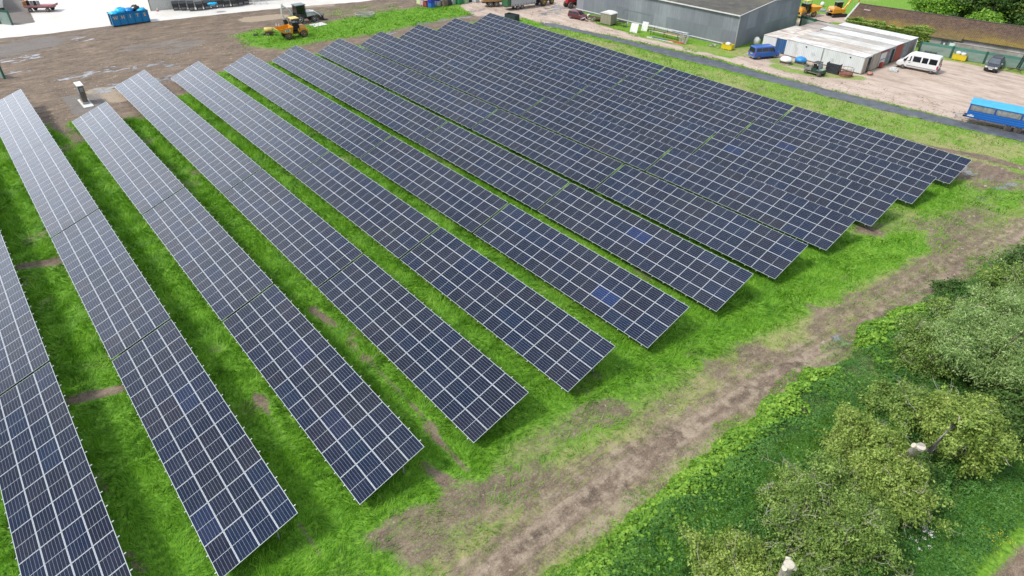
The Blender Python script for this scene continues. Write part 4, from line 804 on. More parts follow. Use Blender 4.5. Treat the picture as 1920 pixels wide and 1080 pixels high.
b = MB(); b.add([(13.9, -1.3, 2.27), (18.7, -1.3, 2.27), (18.7, .6, 2.75), (13.9, .6, 2.75), (13.9, -1.3, 2.33), (18.7, -1.3, 2.33), (18.7, .6, 2.81), (13.9, .6, 2.81)], [(3, 2, 1, 0), (4, 5, 6, 7), (0, 1, 5, 4), (1, 2, 6, 5), (2, 3, 7, 6), (3, 0, 4, 7)]); b.build('porch_roof', mat('mossy_porch_roof', (.12, .085, .03), .95, var=.4, scale=3), bn)
for x, c in ((31.3, (.34, .36, .36)), (33.9, (.42, .16, .14)), (1.3, (.42, .36, .33))):
    y = 4.3; b = MB(); b.box(x, x+1.1, y, y+.7, EZ+(RZ-EZ)*(y+.3)/(RY+.35)+.02, EZ+(RZ-EZ)*(y+.3)/(RY+.35)+.14); b.build('roof_patch', mat('patched_sheet', c, .7), bn)
# low concrete wall in front of it, the green fence in front of that
b = MB(); b.box(0, 26, 0, .2, 0, 1.95); b.box(0, 26, -.04, .24, 1.95, 2.03); o = b.build('concrete_wall', M_CONC, None, (-16.9, 135.2, 0), BA); tag(o, 'stained concrete yard wall between the mossy barn and the green fence', 'wall')
M_MESH = mat('green_fence_mesh', (.17, .25, .215), .8, var=.15, scale=1.2, dirt=(.3, .32, .3), dirt_amt=.6, streak=(.4, .4, 1.4)); M_POST = mat('green_post', (.02, .085, .06), .6)
def fence(label, a, b_, h, n, cat='fence', pm=M_POST, mm=M_MESH, top=True):
    d = Vector((b_[0]-a[0], b_[1]-a[1])); t = thing('mesh_fence', label, cat, (a[0], a[1], 0), math.atan2(d.y, d.x)); L = d.length
    q = MB(); q.box(0, L, -.015, .015, .06, h-.06); q.build('mesh_panel', mm, t)
    if top: q = MB(); q.box(0, L, -.022, .022, h-.42, h); q.build('top_band', pm if not top == 2 else mm, t)
    for i in range(n):
        q = MB(); x = L*i/(n-1); q.box(x-.14, x+.14, -.1, .1, 0, h+.06); q.build('post', pm, t)
    return t
M_BAND = mat('green_band', (.07, .2, .15), .8, var=.15)
f = fence('green mesh fence with dark posts along the back of the yard', (-20.7, 132.4), (3.0, 136.9), 1.85, 6)
[c for c in f.children if c.name.startswith('top_band')][0].data.materials[0] = M_BAND
fence('dark green mesh fence between the grey shed and the containers', (-43.0, 133.0), (-36.6, 131.4), 1.9, 3)
fence('green mesh fence section at the left edge near the muddy ground', (-104.5, 8.6), (-98.6, 11.2), 2.2, 3)
fence('pale green mesh gate beside the corner building at the top left', (-138.5, 14.0), (-133.9, 17.1), 2.6, 3)
b = MB(); b.box(-14, 0, -18, 0, 0, 3.4); b.build('w', M_WHITE); wb = bpy.data.objects['w']; wb.name = 'corner_building'; wb.location = (-146.3, 17.6, 0)
b = MB(); b.box(-14.2, .3, -18, .3, 3.4, 3.6); o = b.build('roof', M_GREYP, wb); b = MB(); b.box(.0, .12, -18, .06, 0, .9); b.build('plinth', M_BLACK, wb)
tag(wb, 'white building corner at the top left edge of the picture', 'building')

# cream store behind the black bins
M_CREAM = sheet_material('cream_sheeting', [(.42, .42, .38), (.47, .47, .43), (.5, .5, .46), (.55, .55, .51)], .6, .05, 40, 40, .3)
WA = math.atan2(19.5, 4.2)
st = thing('cream_warehouse', 'cream corrugated warehouse behind the row of black bins', 'warehouse', (-130.2, 40.3, 0), WA)
b = MB(); b.wave(0, 21, 0, 7, 0, .3, .04); b.build('wall', M_CREAM, st)
b = MB(); b.wave(0, 20, 0, 7, 0, .3, .04); o = b.build('wall', M_CREAM, st); o.rotation_euler.z = R(-270); 
b = MB(); b.wave(0, 20, 0, 7, 0, .3, .04); o = b.build('wall', M_CREAM, st); o.rotation_euler.z = R(90); o.location.x = 21
b = MB(); b.add([(-.2, -.2, 7), (21.2, -.2, 7), (21.2, 10, 8.6), (-.2, 10, 8.6)], [(0, 1, 2, 3)]); b.add([(-.2, 20.2, 7), (21.2, 20.2, 7), (21.2, 10, 8.6), (-.2, 10, 8.6)], [(0, 3, 2, 1)]); b.build('roof', M_GREYP, st)
b = MB(); b.box(-.08, .06, -.1, .1, 0, 7); b.build('downpipe', M_GREYP, st)
gs = MB(); gs.wave(0, 14, 0, 6, 0, .3, .04); gs.box(0, 14, .02, 9, 0, 5.9); gs.box(-.1, 14.1, -.1, 9.1, 6, 6.2)
o = gs.build('grey_store', sheet_material('blue_grey_sheeting', [(.3, .34, .37), (.36, .4, .43), (.4, .44, .46)], .6, .05, 30, 30, .3), None, (-126.2, 61.6, 0), WA); tag(o, 'blue grey sheeted store beyond the white metal rack', 'store')
#PART5
# ---------------------------------------------------------------- vehicles
def paint(name, c, dirt=.25, coat=.5, rough=.35): return mat(name, c, rough, var=.05, scale=1.5, coat=coat, dirt=tuple(np.array(c)*.35+np.array([.13, .1, .08])), dirt_amt=dirt)
def wheel(t, x, y, r, w, rim=None, name='wheel', rr=.58):
    e = bpy.data.objects.new(name, None); COL.objects.link(e); e.parent = t; e.location = (x, y, r); s = -1 if y < 0 else 1
    b = MB(); b.lathe([(-w/2, r*rr), (-w/2, r*.93), (-w*.4, r), (w*.4, r), (w/2, r*.93), (w/2, r*rr)], (0, 0, 0), 'y', 20); b.build('tyre', M_RUBBER, e)
    b = MB(); b.lathe([(s*(w/2-.005), r*rr*1.02), (s*(w/2+.012), r*rr*.93), (s*(w/2-.05), r*rr*.8), (s*(w/2-.06), r*.2), (s*(w/2+.02), r*.18), (s*(w/2+.02), .02)], (0, 0, 0), 'y', 16)
    for k in range(5): a = k*2*math.pi/5; b.bar((math.cos(a)*r*.14, s*(w/2-.02), math.sin(a)*r*.14), (math.cos(a)*r*rr*.88, s*(w/2-.02), math.sin(a)*r*rr*.88), r*.07)
    b.build('rim', rim or M_RIM, e); return e
def car_body(t, st, m, roofm=None):
    """stations (x, z bottom, z belt, z top, half width, half width at the roof)"""
    rings = []
    for x, zb, zl, zt, hw, ht in st:
        h = [(hw*.9, zb), (hw, zb+.16), (hw, (zb+zl)/2+.05), (hw*.985, zl), (ht, zt-.07 if zt-zl > .12 else zt-.02), (ht-.09, zt), (0, zt+.02)]
        rings.append([(x, -a, z) for a, z in h]+[(x, a, z) for a, z in h[-2::-1]])
    k = len(rings[0]); vs = [v for r_ in rings for v in r_]
    fs = [(i*k+j, i*k+(j+1) % k, (i+1)*k+(j+1) % k, (i+1)*k+j) for i in range(len(rings)-1) for j in range(k)]
    b = MB(); b.add(vs, fs, 0, False); b.add(rings[0], [tuple(range(k))], 0); b.add(rings[-1], [tuple(range(k-1, -1, -1))], 0)
    o = b.build('body', m, t); bv = o.modifiers.new('bevel', 'BEVEL'); bv.width = .03; bv.segments = 2; bv.limit_method = 'ANGLE'; bv.angle_limit = R(25); return o
def pane(t, st, x0, x1, f0=.15, f1=.85, name='window', m=None, cut=0, sides=(-1, 1)):
    """glass set on the slanted side between belt and roof; cut slants the front edge"""
    def at_(x):
        for a, c in zip(st[:-1], st[1:]):
            if min(a[0], c[0]) <= x <= max(a[0], c[0]): k = (x-a[0])/(c[0]-a[0]); return [a[i]*(1-k)+c[i]*k for i in range(6)]
        return st[0]
    for s in sides:
        P = []
        for x, f in ((x0, f0), (x1, f0), (x1-cut, f1), (x0, f1)):
            q = at_(min(max(x, min(st[0][0], st[-1][0])), max(st[0][0], st[-1][0]))); P.append((x, s*((q[4]*.985)*(1-f)+q[5]*f+.012), q[2]*(1-f)+(q[3]-.07)*f))
        I = [(p[0], p[1]-s*.02, p[2]) for p in P]; b = MB(); b.add(P+I, [(0, 1, 2, 3), (7, 6, 5, 4), (0, 4, 5, 1), (1, 5, 6, 2), (2, 6, 7, 3), (3, 7, 4, 0)]); b.build(name, m or M_WIN, t)
def screen(t, p, name='windscreen', m=None):
    """four corners, thickness pushed inwards"""
    P = [Vector(v) for v in p]; n = (P[1]-P[0]).cross(P[2]-P[0]).normalized()*.02; b = MB(); b.add(P+[v-n for v in P], [(0, 1, 2, 3), (7, 6, 5, 4), (0, 4, 5, 1), (1, 5, 6, 2), (2, 6, 7, 3), (3, 7, 4, 0)]); b.build(name, m or M_WIN, t)
def parts(t, *ps):
    for nm, m, *bx in ps: b = MB(); [b.box(*q) for q in bx]; b.build(nm, m, t)
M_HL = mat('headlight_glass', (.6, .62, .64), .1); M_TL = mat('red_tail_light', (.35, .02, .02), .3); M_PLATE = mat('number_plate', (.7, .7, .62), .5); M_YPLATE = mat('yellow_plate', (.6, .48, .05), .5)
M_GREYB = mat('grey_bumper', (.16, .17, .18), .6)

# blue van
BV = paint('blue_van_paint', (.02, .10, .40), .15)
v = thing('blue_van', 'blue van with black windows parked in front of the blue container doors', 'van', (-35.35, 109.15, 0), R(67))
S = [(-2.42, .42, 1.05, 1.2, .88, .84), (-2.38, .32, 1.08, 1.92, .94, .76), (-2.2, .3, 1.1, 1.97, .95, .76), (.9, .28, 1.08, 1.98, .95, .76), (1.15, .28, 1.06, 1.9, .95, .74), (1.95, .28, 1.02, 1.12, .93, .86), (2.3, .3, .85, .95, .88, .8), (2.46, .42, .62, .7, .75, .7)]
car_body(v, S, BV); pane(v, S, -2.15, -1.2); pane(v, S, -1.12, .05); pane(v, S, .12, 1.6, .12, .85, 'window', None, .62)
screen(v, [(1.96, -.8, 1.16), (1.96, .8, 1.16), (1.22, .68, 1.88), (1.22, -.68, 1.88)]); screen(v, [(-2.45, .78, 1.12), (-2.45, -.78, 1.12), (-2.41, -.66, 1.8), (-2.41, .66, 1.8)], 'rear_window')
for x in (-1.5, 1.5):
    for y in (-.83, .83): wheel(v, x, y, .34, .24)
parts(v, ('bumper', M_GREYB, (-2.5, -2.36, -.85, .85, .3, .52)), ('number_plate', M_YPLATE, (-2.47, -2.43, -.26, .26, .78, .9)), ('wing_mirror', BV, (1.2, 1.35, -1.12, -.96, 1.08, 1.28)), ('wing_mirror', BV, (1.2, 1.35, .96, 1.12, 1.08, 1.28)),
      ('tail_light', M_TL, (-2.46, -2.38, -.92, -.78, .8, 1.15)), ('tail_light', M_TL, (-2.46, -2.38, .78, .92, .8, 1.15)), ('headlight', M_HL, (2.2, 2.36, -.86, -.6, .7, .86)), ('headlight', M_HL, (2.2, 2.36, .6, .86, .7, .86)), ('sill', M_BLACK, (-1.1, 1.1, -.95, -.9, .24, .36)))
# white minibus
WP = paint('white_van_paint', (.66, .66, .65), .12)
v = thing('white_minibus', 'white high roofed minibus parked in the pink gravel yard', 'minibus', (-16.35, 122.35, 0), R(188))
S = [(-2.72, .5, 1.3, 2.2, .95, .84), (-2.62, .4, 1.35, 2.5, .98, .84), (-2.3, .38, 1.35, 2.55, .99, .84), (1.3, .36, 1.32, 2.52, .99, .82), (1.75, .36, 1.3, 2.3, .99, .8), (2.5, .36, 1.16, 1.4, .97, .84), (3.0, .38, .95, 1.08, .9, .8), (3.18, .5, .7, .8, .78, .74)]
car_body(v, S, WP); pane(v, S, -2.45, -1.35, .02, .72); pane(v, S, -1.15, -.35, .02, .72); pane(v, S, -.15, .95, .02, .72); pane(v, S, 1.2, 2.25, .02, .68, 'window', None, .4)
screen(v, [(2.53, -.82, 1.42), (2.53, .82, 1.42), (1.83, .72, 2.22), (1.83, -.72, 2.22)]); screen(v, [(-2.79, .75, 1.4), (-2.79, -.75, 1.4), (-2.72, -.72, 2.2), (-2.72, .72, 2.2)], 'rear_window')
for x in (-2.0, 2.05):
    for y in (-.86, .86): wheel(v, x, y, .36, .25)
parts(v, ('bumper', M_GREYB, (-2.86, -2.64, -.94, .94, .36, .66)), ('bumper', M_GREYB, (2.9, 3.24, -.84, .84, .34, .64)), ('side_strip', M_GREYB, (-2.6, 1.6, .985, 1.01, .62, .72)), ('side_strip', M_GREYB, (-2.6, 1.6, -1.01, -.985, .62, .72)), ('door_handle', M_BLACK, (1.2, 1.42, .985, 1.02, 1.12, 1.18)),
      ('tail_light', M_TL, (-2.8, -2.6, .88, .99, .8, 1.3)), ('tail_light', M_TL, (-2.8, -2.6, -.99, -.88, .8, 1.3)), ('headlight', M_HL, (2.95, 3.1, .5, .82, .78, .98)), ('headlight', M_HL, (2.95, 3.1, -.82, -.5, .78, .98)), ('wing_mirror', M_BLACK, (2.0, 2.16, 1.0, 1.2, 1.3, 1.58)), ('wing_mirror', M_BLACK, (2.0, 2.16, -1.2, -1.0, 1.3, 1.58)))
# dark off-roader
DP = paint('dark_grey_paint', (.02, .024, .032), .15)
v = thing('dark_car', 'dark grey off-road car facing the yard with a silver grille', 'car', (-9.1, 132.1, 0), R(-82))
S = [(-2.2, .5, 1.05, 1.15, .86, .8), (-2.15, .4, 1.1, 1.72, .9, .7), (-1.9, .38, 1.12, 1.82, .92, .7), (.1, .36, 1.1, 1.84, .92, .7), (.35, .36, 1.08, 1.76, .92, .69), (1.05, .36, 1.04, 1.12, .92, .84), (2.1, .4, .95, 1.02, .9, .8), (2.3, .45, .8, .88, .84, .76)]
car_body(v, S, DP); pane(v, S, -1.95, -1.2, .1, .9); pane(v, S, -1.12, -.35, .1, .9); pane(v, S, -.28, .75, .1, .9, 'window', None, .45)
screen(v, [(1.08, -.78, 1.13), (1.08, .78, 1.13), (.42, .62, 1.74), (.42, -.62, 1.74)], m=mat('pale_windscreen', (.09, .11, .13), .08))
for x in (-1.4, 1.45):
    for y in (-.82, .82): wheel(v, x, y, .4, .26)
parts(v, ('grille', M_RIM, (2.24, 2.34, -.45, .45, .66, .9)), ('headlight', M_HL, (2.16, 2.33, -.84, -.5, .7, .92)), ('headlight', M_HL, (2.16, 2.33, .5, .84, .7, .92)), ('number_plate', M_PLATE, (2.36, 2.39, -.27, .27, .5, .62)), ('bumper', M_BLACK, (2.2, 2.36, -.86, .86, .38, .64)),
      ('wing_mirror', M_RIM, (.62, .76, -1.14, -.93, 1.08, 1.26)), ('wing_mirror', M_RIM, (.62, .76, .93, 1.14, 1.08, 1.26)), ('roof_rail', M_STEEL, (-1.8, .1, -.66, -.62, 1.85, 1.9)), ('roof_rail', M_STEEL, (-1.8, .1, .62, .66, 1.85, 1.9)))
# wrecked maroon hatchback
MP = paint('maroon_paint', (.10, .012, .022), .3)
v = thing('maroon_car', 'wrecked maroon hatchback with a crumpled front beside the grey shed', 'car', (-72.9, 103.35, 0), R(13))
S = [(-1.95, .4, .85, .95, .78, .7), (-1.9, .32, .9, 1.42, .82, .62), (-1.5, .28, .92, 1.5, .84, .62), (.2, .26, .9, 1.5, .84, .62), (.9, .26, .86, .95, .84, .76), (1.5, .3, .72, .8, .8, .7), (1.85, .36, .55, .62, .7, .6)]
car_body(v, S, MP); pane(v, S, -1.7, -.95, .1, .88); pane(v, S, -.88, -.1, .1, .88); pane(v, S, -.04, .72, .1, .88, 'window', None, .4)
screen(v, [(.93, -.7, .97), (.93, .7, .97), (.27, .56, 1.45), (.27, -.56, 1.45)]); screen(v, [(-2.0, .66, .98), (-2.0, -.66, .98), (-1.9, -.56, 1.4), (-1.9, .56, 1.4)], 'rear_window')
for x in (-1.25, 1.2):
    for y in (-.76, .76): wheel(v, x, y, .31, .2)
b = MB(); rr = random.Random(4)
for q in range(16):
    x, y, z = rr.uniform(1.2, 3.6), rr.uniform(-.9, .9), rr.uniform(.2, .8); a = Vector((rr.uniform(-.6, .6), rr.uniform(-.5, .5), rr.uniform(-.3, .3))); c = Vector((rr.uniform(-.3, .3), rr.uniform(-.5, .5), rr.uniform(-.1, .4))); p = Vector((x, y, z)); n = a.cross(c).normalized()*.02
    P = [p, p+a, p+a+c, p+c]; b.add(P+[u+n for u in P], [(0, 1, 2, 3), (7, 6, 5, 4), (0, 4, 5, 1), (1, 5, 6, 2), (2, 6, 7, 3), (3, 7, 4, 0)], q % 3)
b.build('crumpled_metal', [mat('torn_white_panel', (.62, .62, .62), .5), M_WHITE, mat('rust', (.18, .07, .04), .9, var=.4, scale=5)], v)

# blue passenger trailer
TB = paint('blue_trailer_paint', (.008, .10, .42), .1); TC = mat('cyan_roof_sheet', (.05, .34, .55), .5, var=.1, scale=1.5)
M_PVC = mat('clear_vinyl', (.23, .23, .24), .12, var=.35, scale=2.5)
v = thing('blue_passenger_trailer', 'blue passenger trailer with a cyan roof and clear vinyl windows', 'trailer', (-2.55, 103.95, 0), R(11.5))
L, w = 8.6, 2.4
parts(v, ('side_panel', TB, (0, L, -.03, .03, .85, 1.72)), ('side_panel', TB, (0, L, w-.03, w+.03, .85, 1.72)), ('end_panel', TB, (-.03, .03, .03, w-.03, .85, 1.72)), ('end_panel', TB, (L-.03, L+.03, .03, w-.03, .85, 1.72)), ('floor', M_GREYB, (.04, L-.04, .04, w-.04, .82, .9)), ('chassis', M_BLACK, (-.4, L, .7, .85, .6, .8), (-.4, L, w-.85, w-.7, .6, .8)))
for z in (1.02, 1.28, 1.58): parts(v, ('rib', paint('lighter_blue_paint', (.02, .2, .55), .05), (.0, L, -.06, -.031, z, z+.045)))
for i in range(4):
    x = .05+i*(L-.1)/3; parts(v, ('pillar', TB, (x-.06, x+.06, -.02, .04, 1.72, 2.5), (x-.06, x+.06, w-.04, w+.02, 1.72, 2.5)))
    if i < 3: x2 = x+(L-.1)/3; parts(v, ('vinyl_window', M_PVC, (x+.1, x2-.1, .0, .015, 1.76, 2.46)), ('vinyl_window', M_PVC, (x+.1, x2-.1, w-.015, w, 1.76, 2.46)))
parts(v, ('top_rail', TB, (-.05, L+.05, -.04, .05, 2.46, 2.56), (-.05, L+.05, w-.05, w+.04, 2.46, 2.56)), ('vinyl_window', M_PVC, (-.01, .01, .08, w-.08, 1.76, 2.46)))
b = MB(); n = 12; prof = [(w/2-(w/2+.06)*math.cos(math.pi*i/n), 2.56+.34*math.sin(math.pi*i/n)) for i in range(n+1)]; b.prism(prof, -.08, L+.08, axis='x'); b.build('roof', TC, v)
b = MB(); b.bar((-1.5, w/2, .6), (0, .75, .7), .07); b.bar((-1.5, w/2, .6), (0, w-.75, .7), .07); b.lathe([(0, .09), (.05, .09)], (-1.55, w/2, .58), 'z', 10); b.bar((-1.2, w/2, 0), (-1.2, w/2, .6), .05); b.build('drawbar', M_STEEL, v)
M_TANR = mat('cream_rim', (.5, .44, .34), .6, var=.1, dirt=(.3, .24, .17), dirt_amt=.4)
for x in (4.75, 5.85):
    for y in (.1, w-.1): wheel(v, x, y, .42, .26, M_TANR)
b = MB(); b.box(.12, .85, -.067, -.061, 1.0, 1.17); b.build('sign', M_WHITE, v); b = MB(); b.box(.35, .62, -.067, -.061, 1.2, 1.27); b.build('sign', M_WHITE, v)
# utility buggy
UG = mat('dark_green_plastic', (.02, .05, .035), .4, var=.1)
v = thing('utility_buggy', 'dark green utility buggy with a grey cargo bed beside the lane', 'utility vehicle', (-25.4, 107.5, 0), R(-2))
S = [(-.25, .35, .85, .9, .66, .62), (.55, .3, .85, .9, .68, .64), (.6, .3, .84, 1.02, .68, .6), (1.2, .34, .82, .94, .64, .52), (1.5, .42, .7, .78, .52, .44)]
car_body(v, S, UG)
M_BED = mat('grey_bed_plastic', (.2, .2, .18), .6, dirt=(.3, .26, .2), dirt_amt=.4)
parts(v, ('cargo_bed', M_BED, (-1.5, -.3, -.66, .66, .62, .7), (-1.5, -.3, -.7, -.64, .62, 1.0), (-1.5, -.3, .64, .7, .62, 1.0), (-1.56, -1.5, -.7, .7, .62, 1.0), (-.34, -.28, -.66, .66, .66, 1.04)), ('roof', mat('black_canopy', (.04, .042, .045), .5), (-.3, .62, -.66, .66, 1.82, 1.88)), ('seat', M_BLACK, (-.2, .15, -.55, .55, .82, 1.2)), ('door', UG, (-.1, .55, -.7, -.66, .45, 1.1)), ('side_window', M_WIN, (-.08, .5, -.69, -.675, 1.12, 1.75)), ('sill', M_BED, (-1.4, 1.2, -.68, .68, .34, .44)), ('bonnet', mat('sage_bonnet', (.28, .36, .27), .4), (.75, 1.45, -.5, .5, .9, .99)))
b = MB(); [b.bar((x, y, .85), (x2, y*.93, 1.84), .045) for y in (-.64, .64) for x, x2 in ((-.28, -.26), (.85, .58))]; b.build('roll_cage', M_BLACK, v)
screen(v, [(.88, -.6, .98), (.88, .6, .98), (.62, .56, 1.78), (.62, -.56, 1.78)], m=mat('buggy_screen', (.16, .2, .22), .08))
for x in (-1.05, 1.1):
    for y in (-.62, .62): wheel(v, x, y, .33, .26, M_STEEL)

# site dumpers
YP = paint('yellow_machine_paint', (.62, .27, .01), .15); YL = mat('pale_yellow_roof', (.68, .52, .16), .5, dirt=(.5, .36, .12), dirt_amt=.2); M_BROWN = mat('mud_brown', (.1, .07, .05), .9)
def dumper(label, loc, rz, grp='yellow site dumpers'):
    t = thing('site_dumper', label, 'dumper', loc, rz, grp)
    b = MB(); o_ = [(-.05, .8), (1.55, 1.15), (2.15, 1.62), (2.3, 1.7), (-.15, 1.75)]; y = 1.0
    # open skip: two walls, floor, back
    b.prism([(.15, .82), (1.5, .98), (2.25, 1.5), (.0, 1.66)], -y, -y+.05); b.prism([(.15, .82), (1.5, .98), (2.25, 1.5), (.0, 1.66)], y-.05, y)
    b.prism([(.15, .82), (1.5, .98), (2.25, 1.5), (2.22, 1.56), (1.48, 1.05), (.2, .9)], -y+.05, y-.05); b.prism([(.15, .82), (.22, .82), (.02, 1.7), (-.06, 1.7)], -y+.05, y-.05); b.build('skip', YP, t)
    b = MB(); b.box(-2.1, -.75, -.62, .62, .75, 1.25, tx=.08, ty=.05); b.box(-1.95, -1.0, -.52, .52, 1.25, 1.62, tx=.16, ty=.12); b.box(-2.2, -1.85, -.75, .75, .55, 1.05); b.build('engine_cover', YP, t)
    parts(t, ('chassis', YP, (-1.9, .3, -.4, .4, .5, .78)), ('step', M_BLACK, (-.8, -.1, -.8, .8, .7, .95)), ('cab_roof', YL, (-1.15, -.02, -.66, .66, 2.58, 2.68)), ('seat', M_BLACK, (-.85, -.4, -.3, .3, 1.0, 1.7)), ('cab_glass', M_WIN, (-1.0, -.14, -.56, .56, 1.1, 2.1)), ('grille', M_BLACK, (-2.22, -2.19, -.45, .45, .65, .95)), ('lamp', M_HL, (-2.215, -2.19, -.68, -.52, .75, .9)))
    b = MB(); [b.bar((x, y_, 1.0), (x, y_*.98, 2.6), .05) for x in (-1.05, -.1) for y_ in (-.6, .6)]; b.build('cab_post', M_BLACK, t)
    for x, y_ in ((.75, .82), (.75, -.82), (-1.55, .82), (-1.55, -.82)): wheel(t, x, y_, .5, .36, mat('yellow_rim', (.6, .38, .08), .5, dirt=(.25, .18, .12), dirt_amt=.4) if (x, y_) == (.75, .82) else bpy.data.materials['yellow_rim'])
    s = MB(); s.box(.45, 1.25, 1.001, 1.02, 1.12, 1.42); s.build('sign', M_WHITE, t)
    text('JCB', .3, t, (.85, 1.025, 1.27), (R(90), 0, R(180)), mat('sign_black', (.02, .02, .02), .5) if 'sign_black' not in bpy.data.materials else bpy.data.materials['sign_black'])
    t.scale = (1.22,)*3; return t
dumper('yellow site dumper with an empty skip on the green patch', (-94.2, 53.9, 0), R(-93))
dumper('yellow dumper seen from behind between the grey shed and the excavator', (-46.2, 140.6, 0), R(80))
# small yellow bowser and the white backhoe loader
v = thing('yellow_bowser', 'small pale yellow tank on wheels left of the dumper', 'bowser', (-97.9, 51.3, 0), R(60))
b = MB(); b.lathe([(-.75, .3), (-.68, .42), (.68, .42), (.75, .3)], (0, 0, 1.0), 'x', 14); b.build('tank', mat('faded_yellow_paint', (.55, .42, .12), .6, dirt=(.3, .22, .1), dirt_amt=.3), v); parts(v, ('frame', M_BROWN, (-.7, .9, -.4, .4, .45, .58)))
for y in (-.5, .5): wheel(v, -.1, y, .3, .18)
WM = paint('white_machine_paint', (.6, .6, .59), .15)
v = thing('backhoe_loader', 'white backhoe loader behind the yellow site dumper', 'digger', (-103.2, 60.2, 0), R(92))
b = MB(); b.box(.35, 2.1, -.42, .42, .85, 1.55, tx=.1, ty=.06); b.build('bonnet', WM, v)
parts(v, ('chassis', M_BLACK, (-1.7, 2.2, -.4, .4, .55, .85)), ('cab_roof', mat('grey_cab_roof', (.2, .22, .24), .5), (-1.25, .45, -.78, .78, 2.68, 2.8)), ('cab_glass', M_WIN, (-1.12, .3, -.68, .68, 1.35, 2.66)), ('cab_floor', M_BLACK, (-1.2, .4, -.72, .72, .9, 1.35)), ('mudguard', M_BLACK, (-1.5, -.3, -1.0, -.6, 1.25, 1.4), (-1.5, -.3, .6, 1.0, 1.25, 1.4)))
b = MB(); [b.bar((x, y, 1.3), (x, y, 2.7), .05) for x in (-1.15, -.4, .35) for y in (-.72, .72)]; b.build('cab_post', M_BLACK, v)
b = MB(); [b.tube([(.4, y, 1.55), (1.7, y, 1.5), (2.5, y, 1.0), (3.0, y, .45)], [.1, .12, .1, .08], 4) for y in (-.62, .62)]; b.build('loader_arm', WM, v)
b = MB(); b.prism([(2.9, .1), (3.7, .05), (3.75, .12), (3.1, .2), (3.05, .75), (3.25, .95), (3.2, 1.0), (2.9, .8)], -1.1, 1.1); b.build('bucket', M_BLACK, v)
b = MB(); b.tube([(-1.6, -.2, .9), (-2.2, -.2, 2.2), (-3.3, -.2, 3.05)], [.17, .2, .12], 6); b.tube([(-3.2, -.2, 3.25), (-3.45, -.2, 2.0), (-3.2, -.2, .9)], [.12, .15, .1], 6); b.build('backhoe_arm', WM, v)
b = MB(); b.prism([(-3.35, .9), (-3.0, .95), (-2.75, .5), (-2.85, .1), (-3.3, .15)], -.45, .05); b.build('digging_bucket', M_BLACK, v)
b = MB(); [b.bar((-1.55, y, .9), (-1.65, y, .1), .09) for y in (-.75, .75)]; b.build('stabiliser', M_BLACK, v)
v.scale = (1.18,)*3
for y in (-.8, .8): wheel(v, -.95, y, .72, .42, M_WHITE); wheel(v, 1.55, y, .48, .32, M_WHITE)
# tracked excavator
v = thing('tracked_excavator', 'yellow tracked excavator with its boom raised beside the field', 'excavator', (-42.6, 145.8, 0), R(65))
for y in (-.85, .85): b = MB(); b.prism([(-1.5, .0), (1.5, .0), (1.75, .3), (1.5, .62), (-1.5, .62), (-1.75, .3)], y-.25, y+.25); b.build('track', M_BLACK, v)
b = MB(); b.box(-1.75, 1.1, -1.0, 1.0, .8, 1.5, tx=.1, ty=.05); b.box(-1.7, -.2, -.9, .9, 1.5, 1.85, tx=.15, ty=.1); b.build('engine_house', YP, v)
parts(v, ('turntable', M_BLACK, (-.6, .6, -.6, .6, .6, .8)), ('cab', M_WIN, (-.35, 1.0, .12, .95, 1.5, 2.55)), ('cab_roof', M_GREYP, (-.4, 1.05, .08, 1.0, 2.55, 2.63)), ('rear_grille', M_BLACK, (-1.78, -1.72, -.7, .7, .95, 1.25)), ('sign', M_WHITE, (-1.8, -1.78, .05, .5, 1.05, 1.35)))
b = MB(); b.tube([(1.0, -.3, 1.3), (2.3, -.3, 3.2), (4.0, -.3, 4.4)], [.2, .24, .16], 4); b.build('boom', YP, v); b = MB(); b.tube([(3.9, -.3, 4.5), (4.2, -.3, 3.0), (4.0, -.3, 1.6)], [.17, .16, .1], 4); b.build('dipper_arm', YP, v)
b = MB(); b.prism([(3.8, 1.6), (4.2, 1.6), (4.4, 1.0), (3.9, .7), (3.5, 1.0)], -.7, .1); b.build('bucket', M_BLACK, v)
# green tractor, livestock trailer, tan dump trailer, red tractor by the shed
def tractor(label, c, rimm, loc, rz, cat='tractor'):
    t = thing('farm_tractor', label, cat, loc, rz); b = MB(); b.box(.2, 2.5, -.42, .42, 1.0, 1.75, tx=.12, ty=.06); b.build('bonnet', c, t)
    parts(t, ('chassis', M_BLACK, (-1.2, 2.5, -.3, .3, .6, 1.0)), ('cab_glass', M_WIN, (-1.0, .3, -.7, .7, 1.3, 2.6)), ('cab_roof', c, (-1.15, .45, -.8, .8, 2.6, 2.78)), ('mudguard', c, (-1.4, -.1, -1.1, -.68, 1.62, 1.72), (-1.4, -.1, .68, 1.1, 1.62, 1.72)))
    b = MB(); [b.bar((x, y, 1.3), (x, y, 2.62), .06) for x in (-1.0, .3) for y in (-.72, .72)]; b.build('cab_post', M_BLACK, t)
    for y in (-.95, .95): wheel(t, -.7, y, .88, .5, rimm); wheel(t, 1.9, y*.92, .62, .4, rimm)
    return t
GPT = paint('green_machine_paint', (.02, .14, .035), .2)
tractor('green tractor with yellow wheel centres in front of the livestock trailer', GPT, mat('yellow_wheel_centre', (.65, .45, .03), .5), (-86.4, 106.0, 0), R(95))
tractor('small red tractor half hidden behind the grey shed corner', paint('red_machine_paint', (.4, .025, .03), .1), M_RIM, (-80.6, 110.2, 0), R(-100))
v = thing('livestock_trailer', 'grey livestock trailer with a dark green front end', 'trailer', (-87.3, 97.5, 0), R(82)); L = 6.0
M_ALU = mat('aluminium_sheet', (.42, .44, .46), .45, .4, .08, 3)
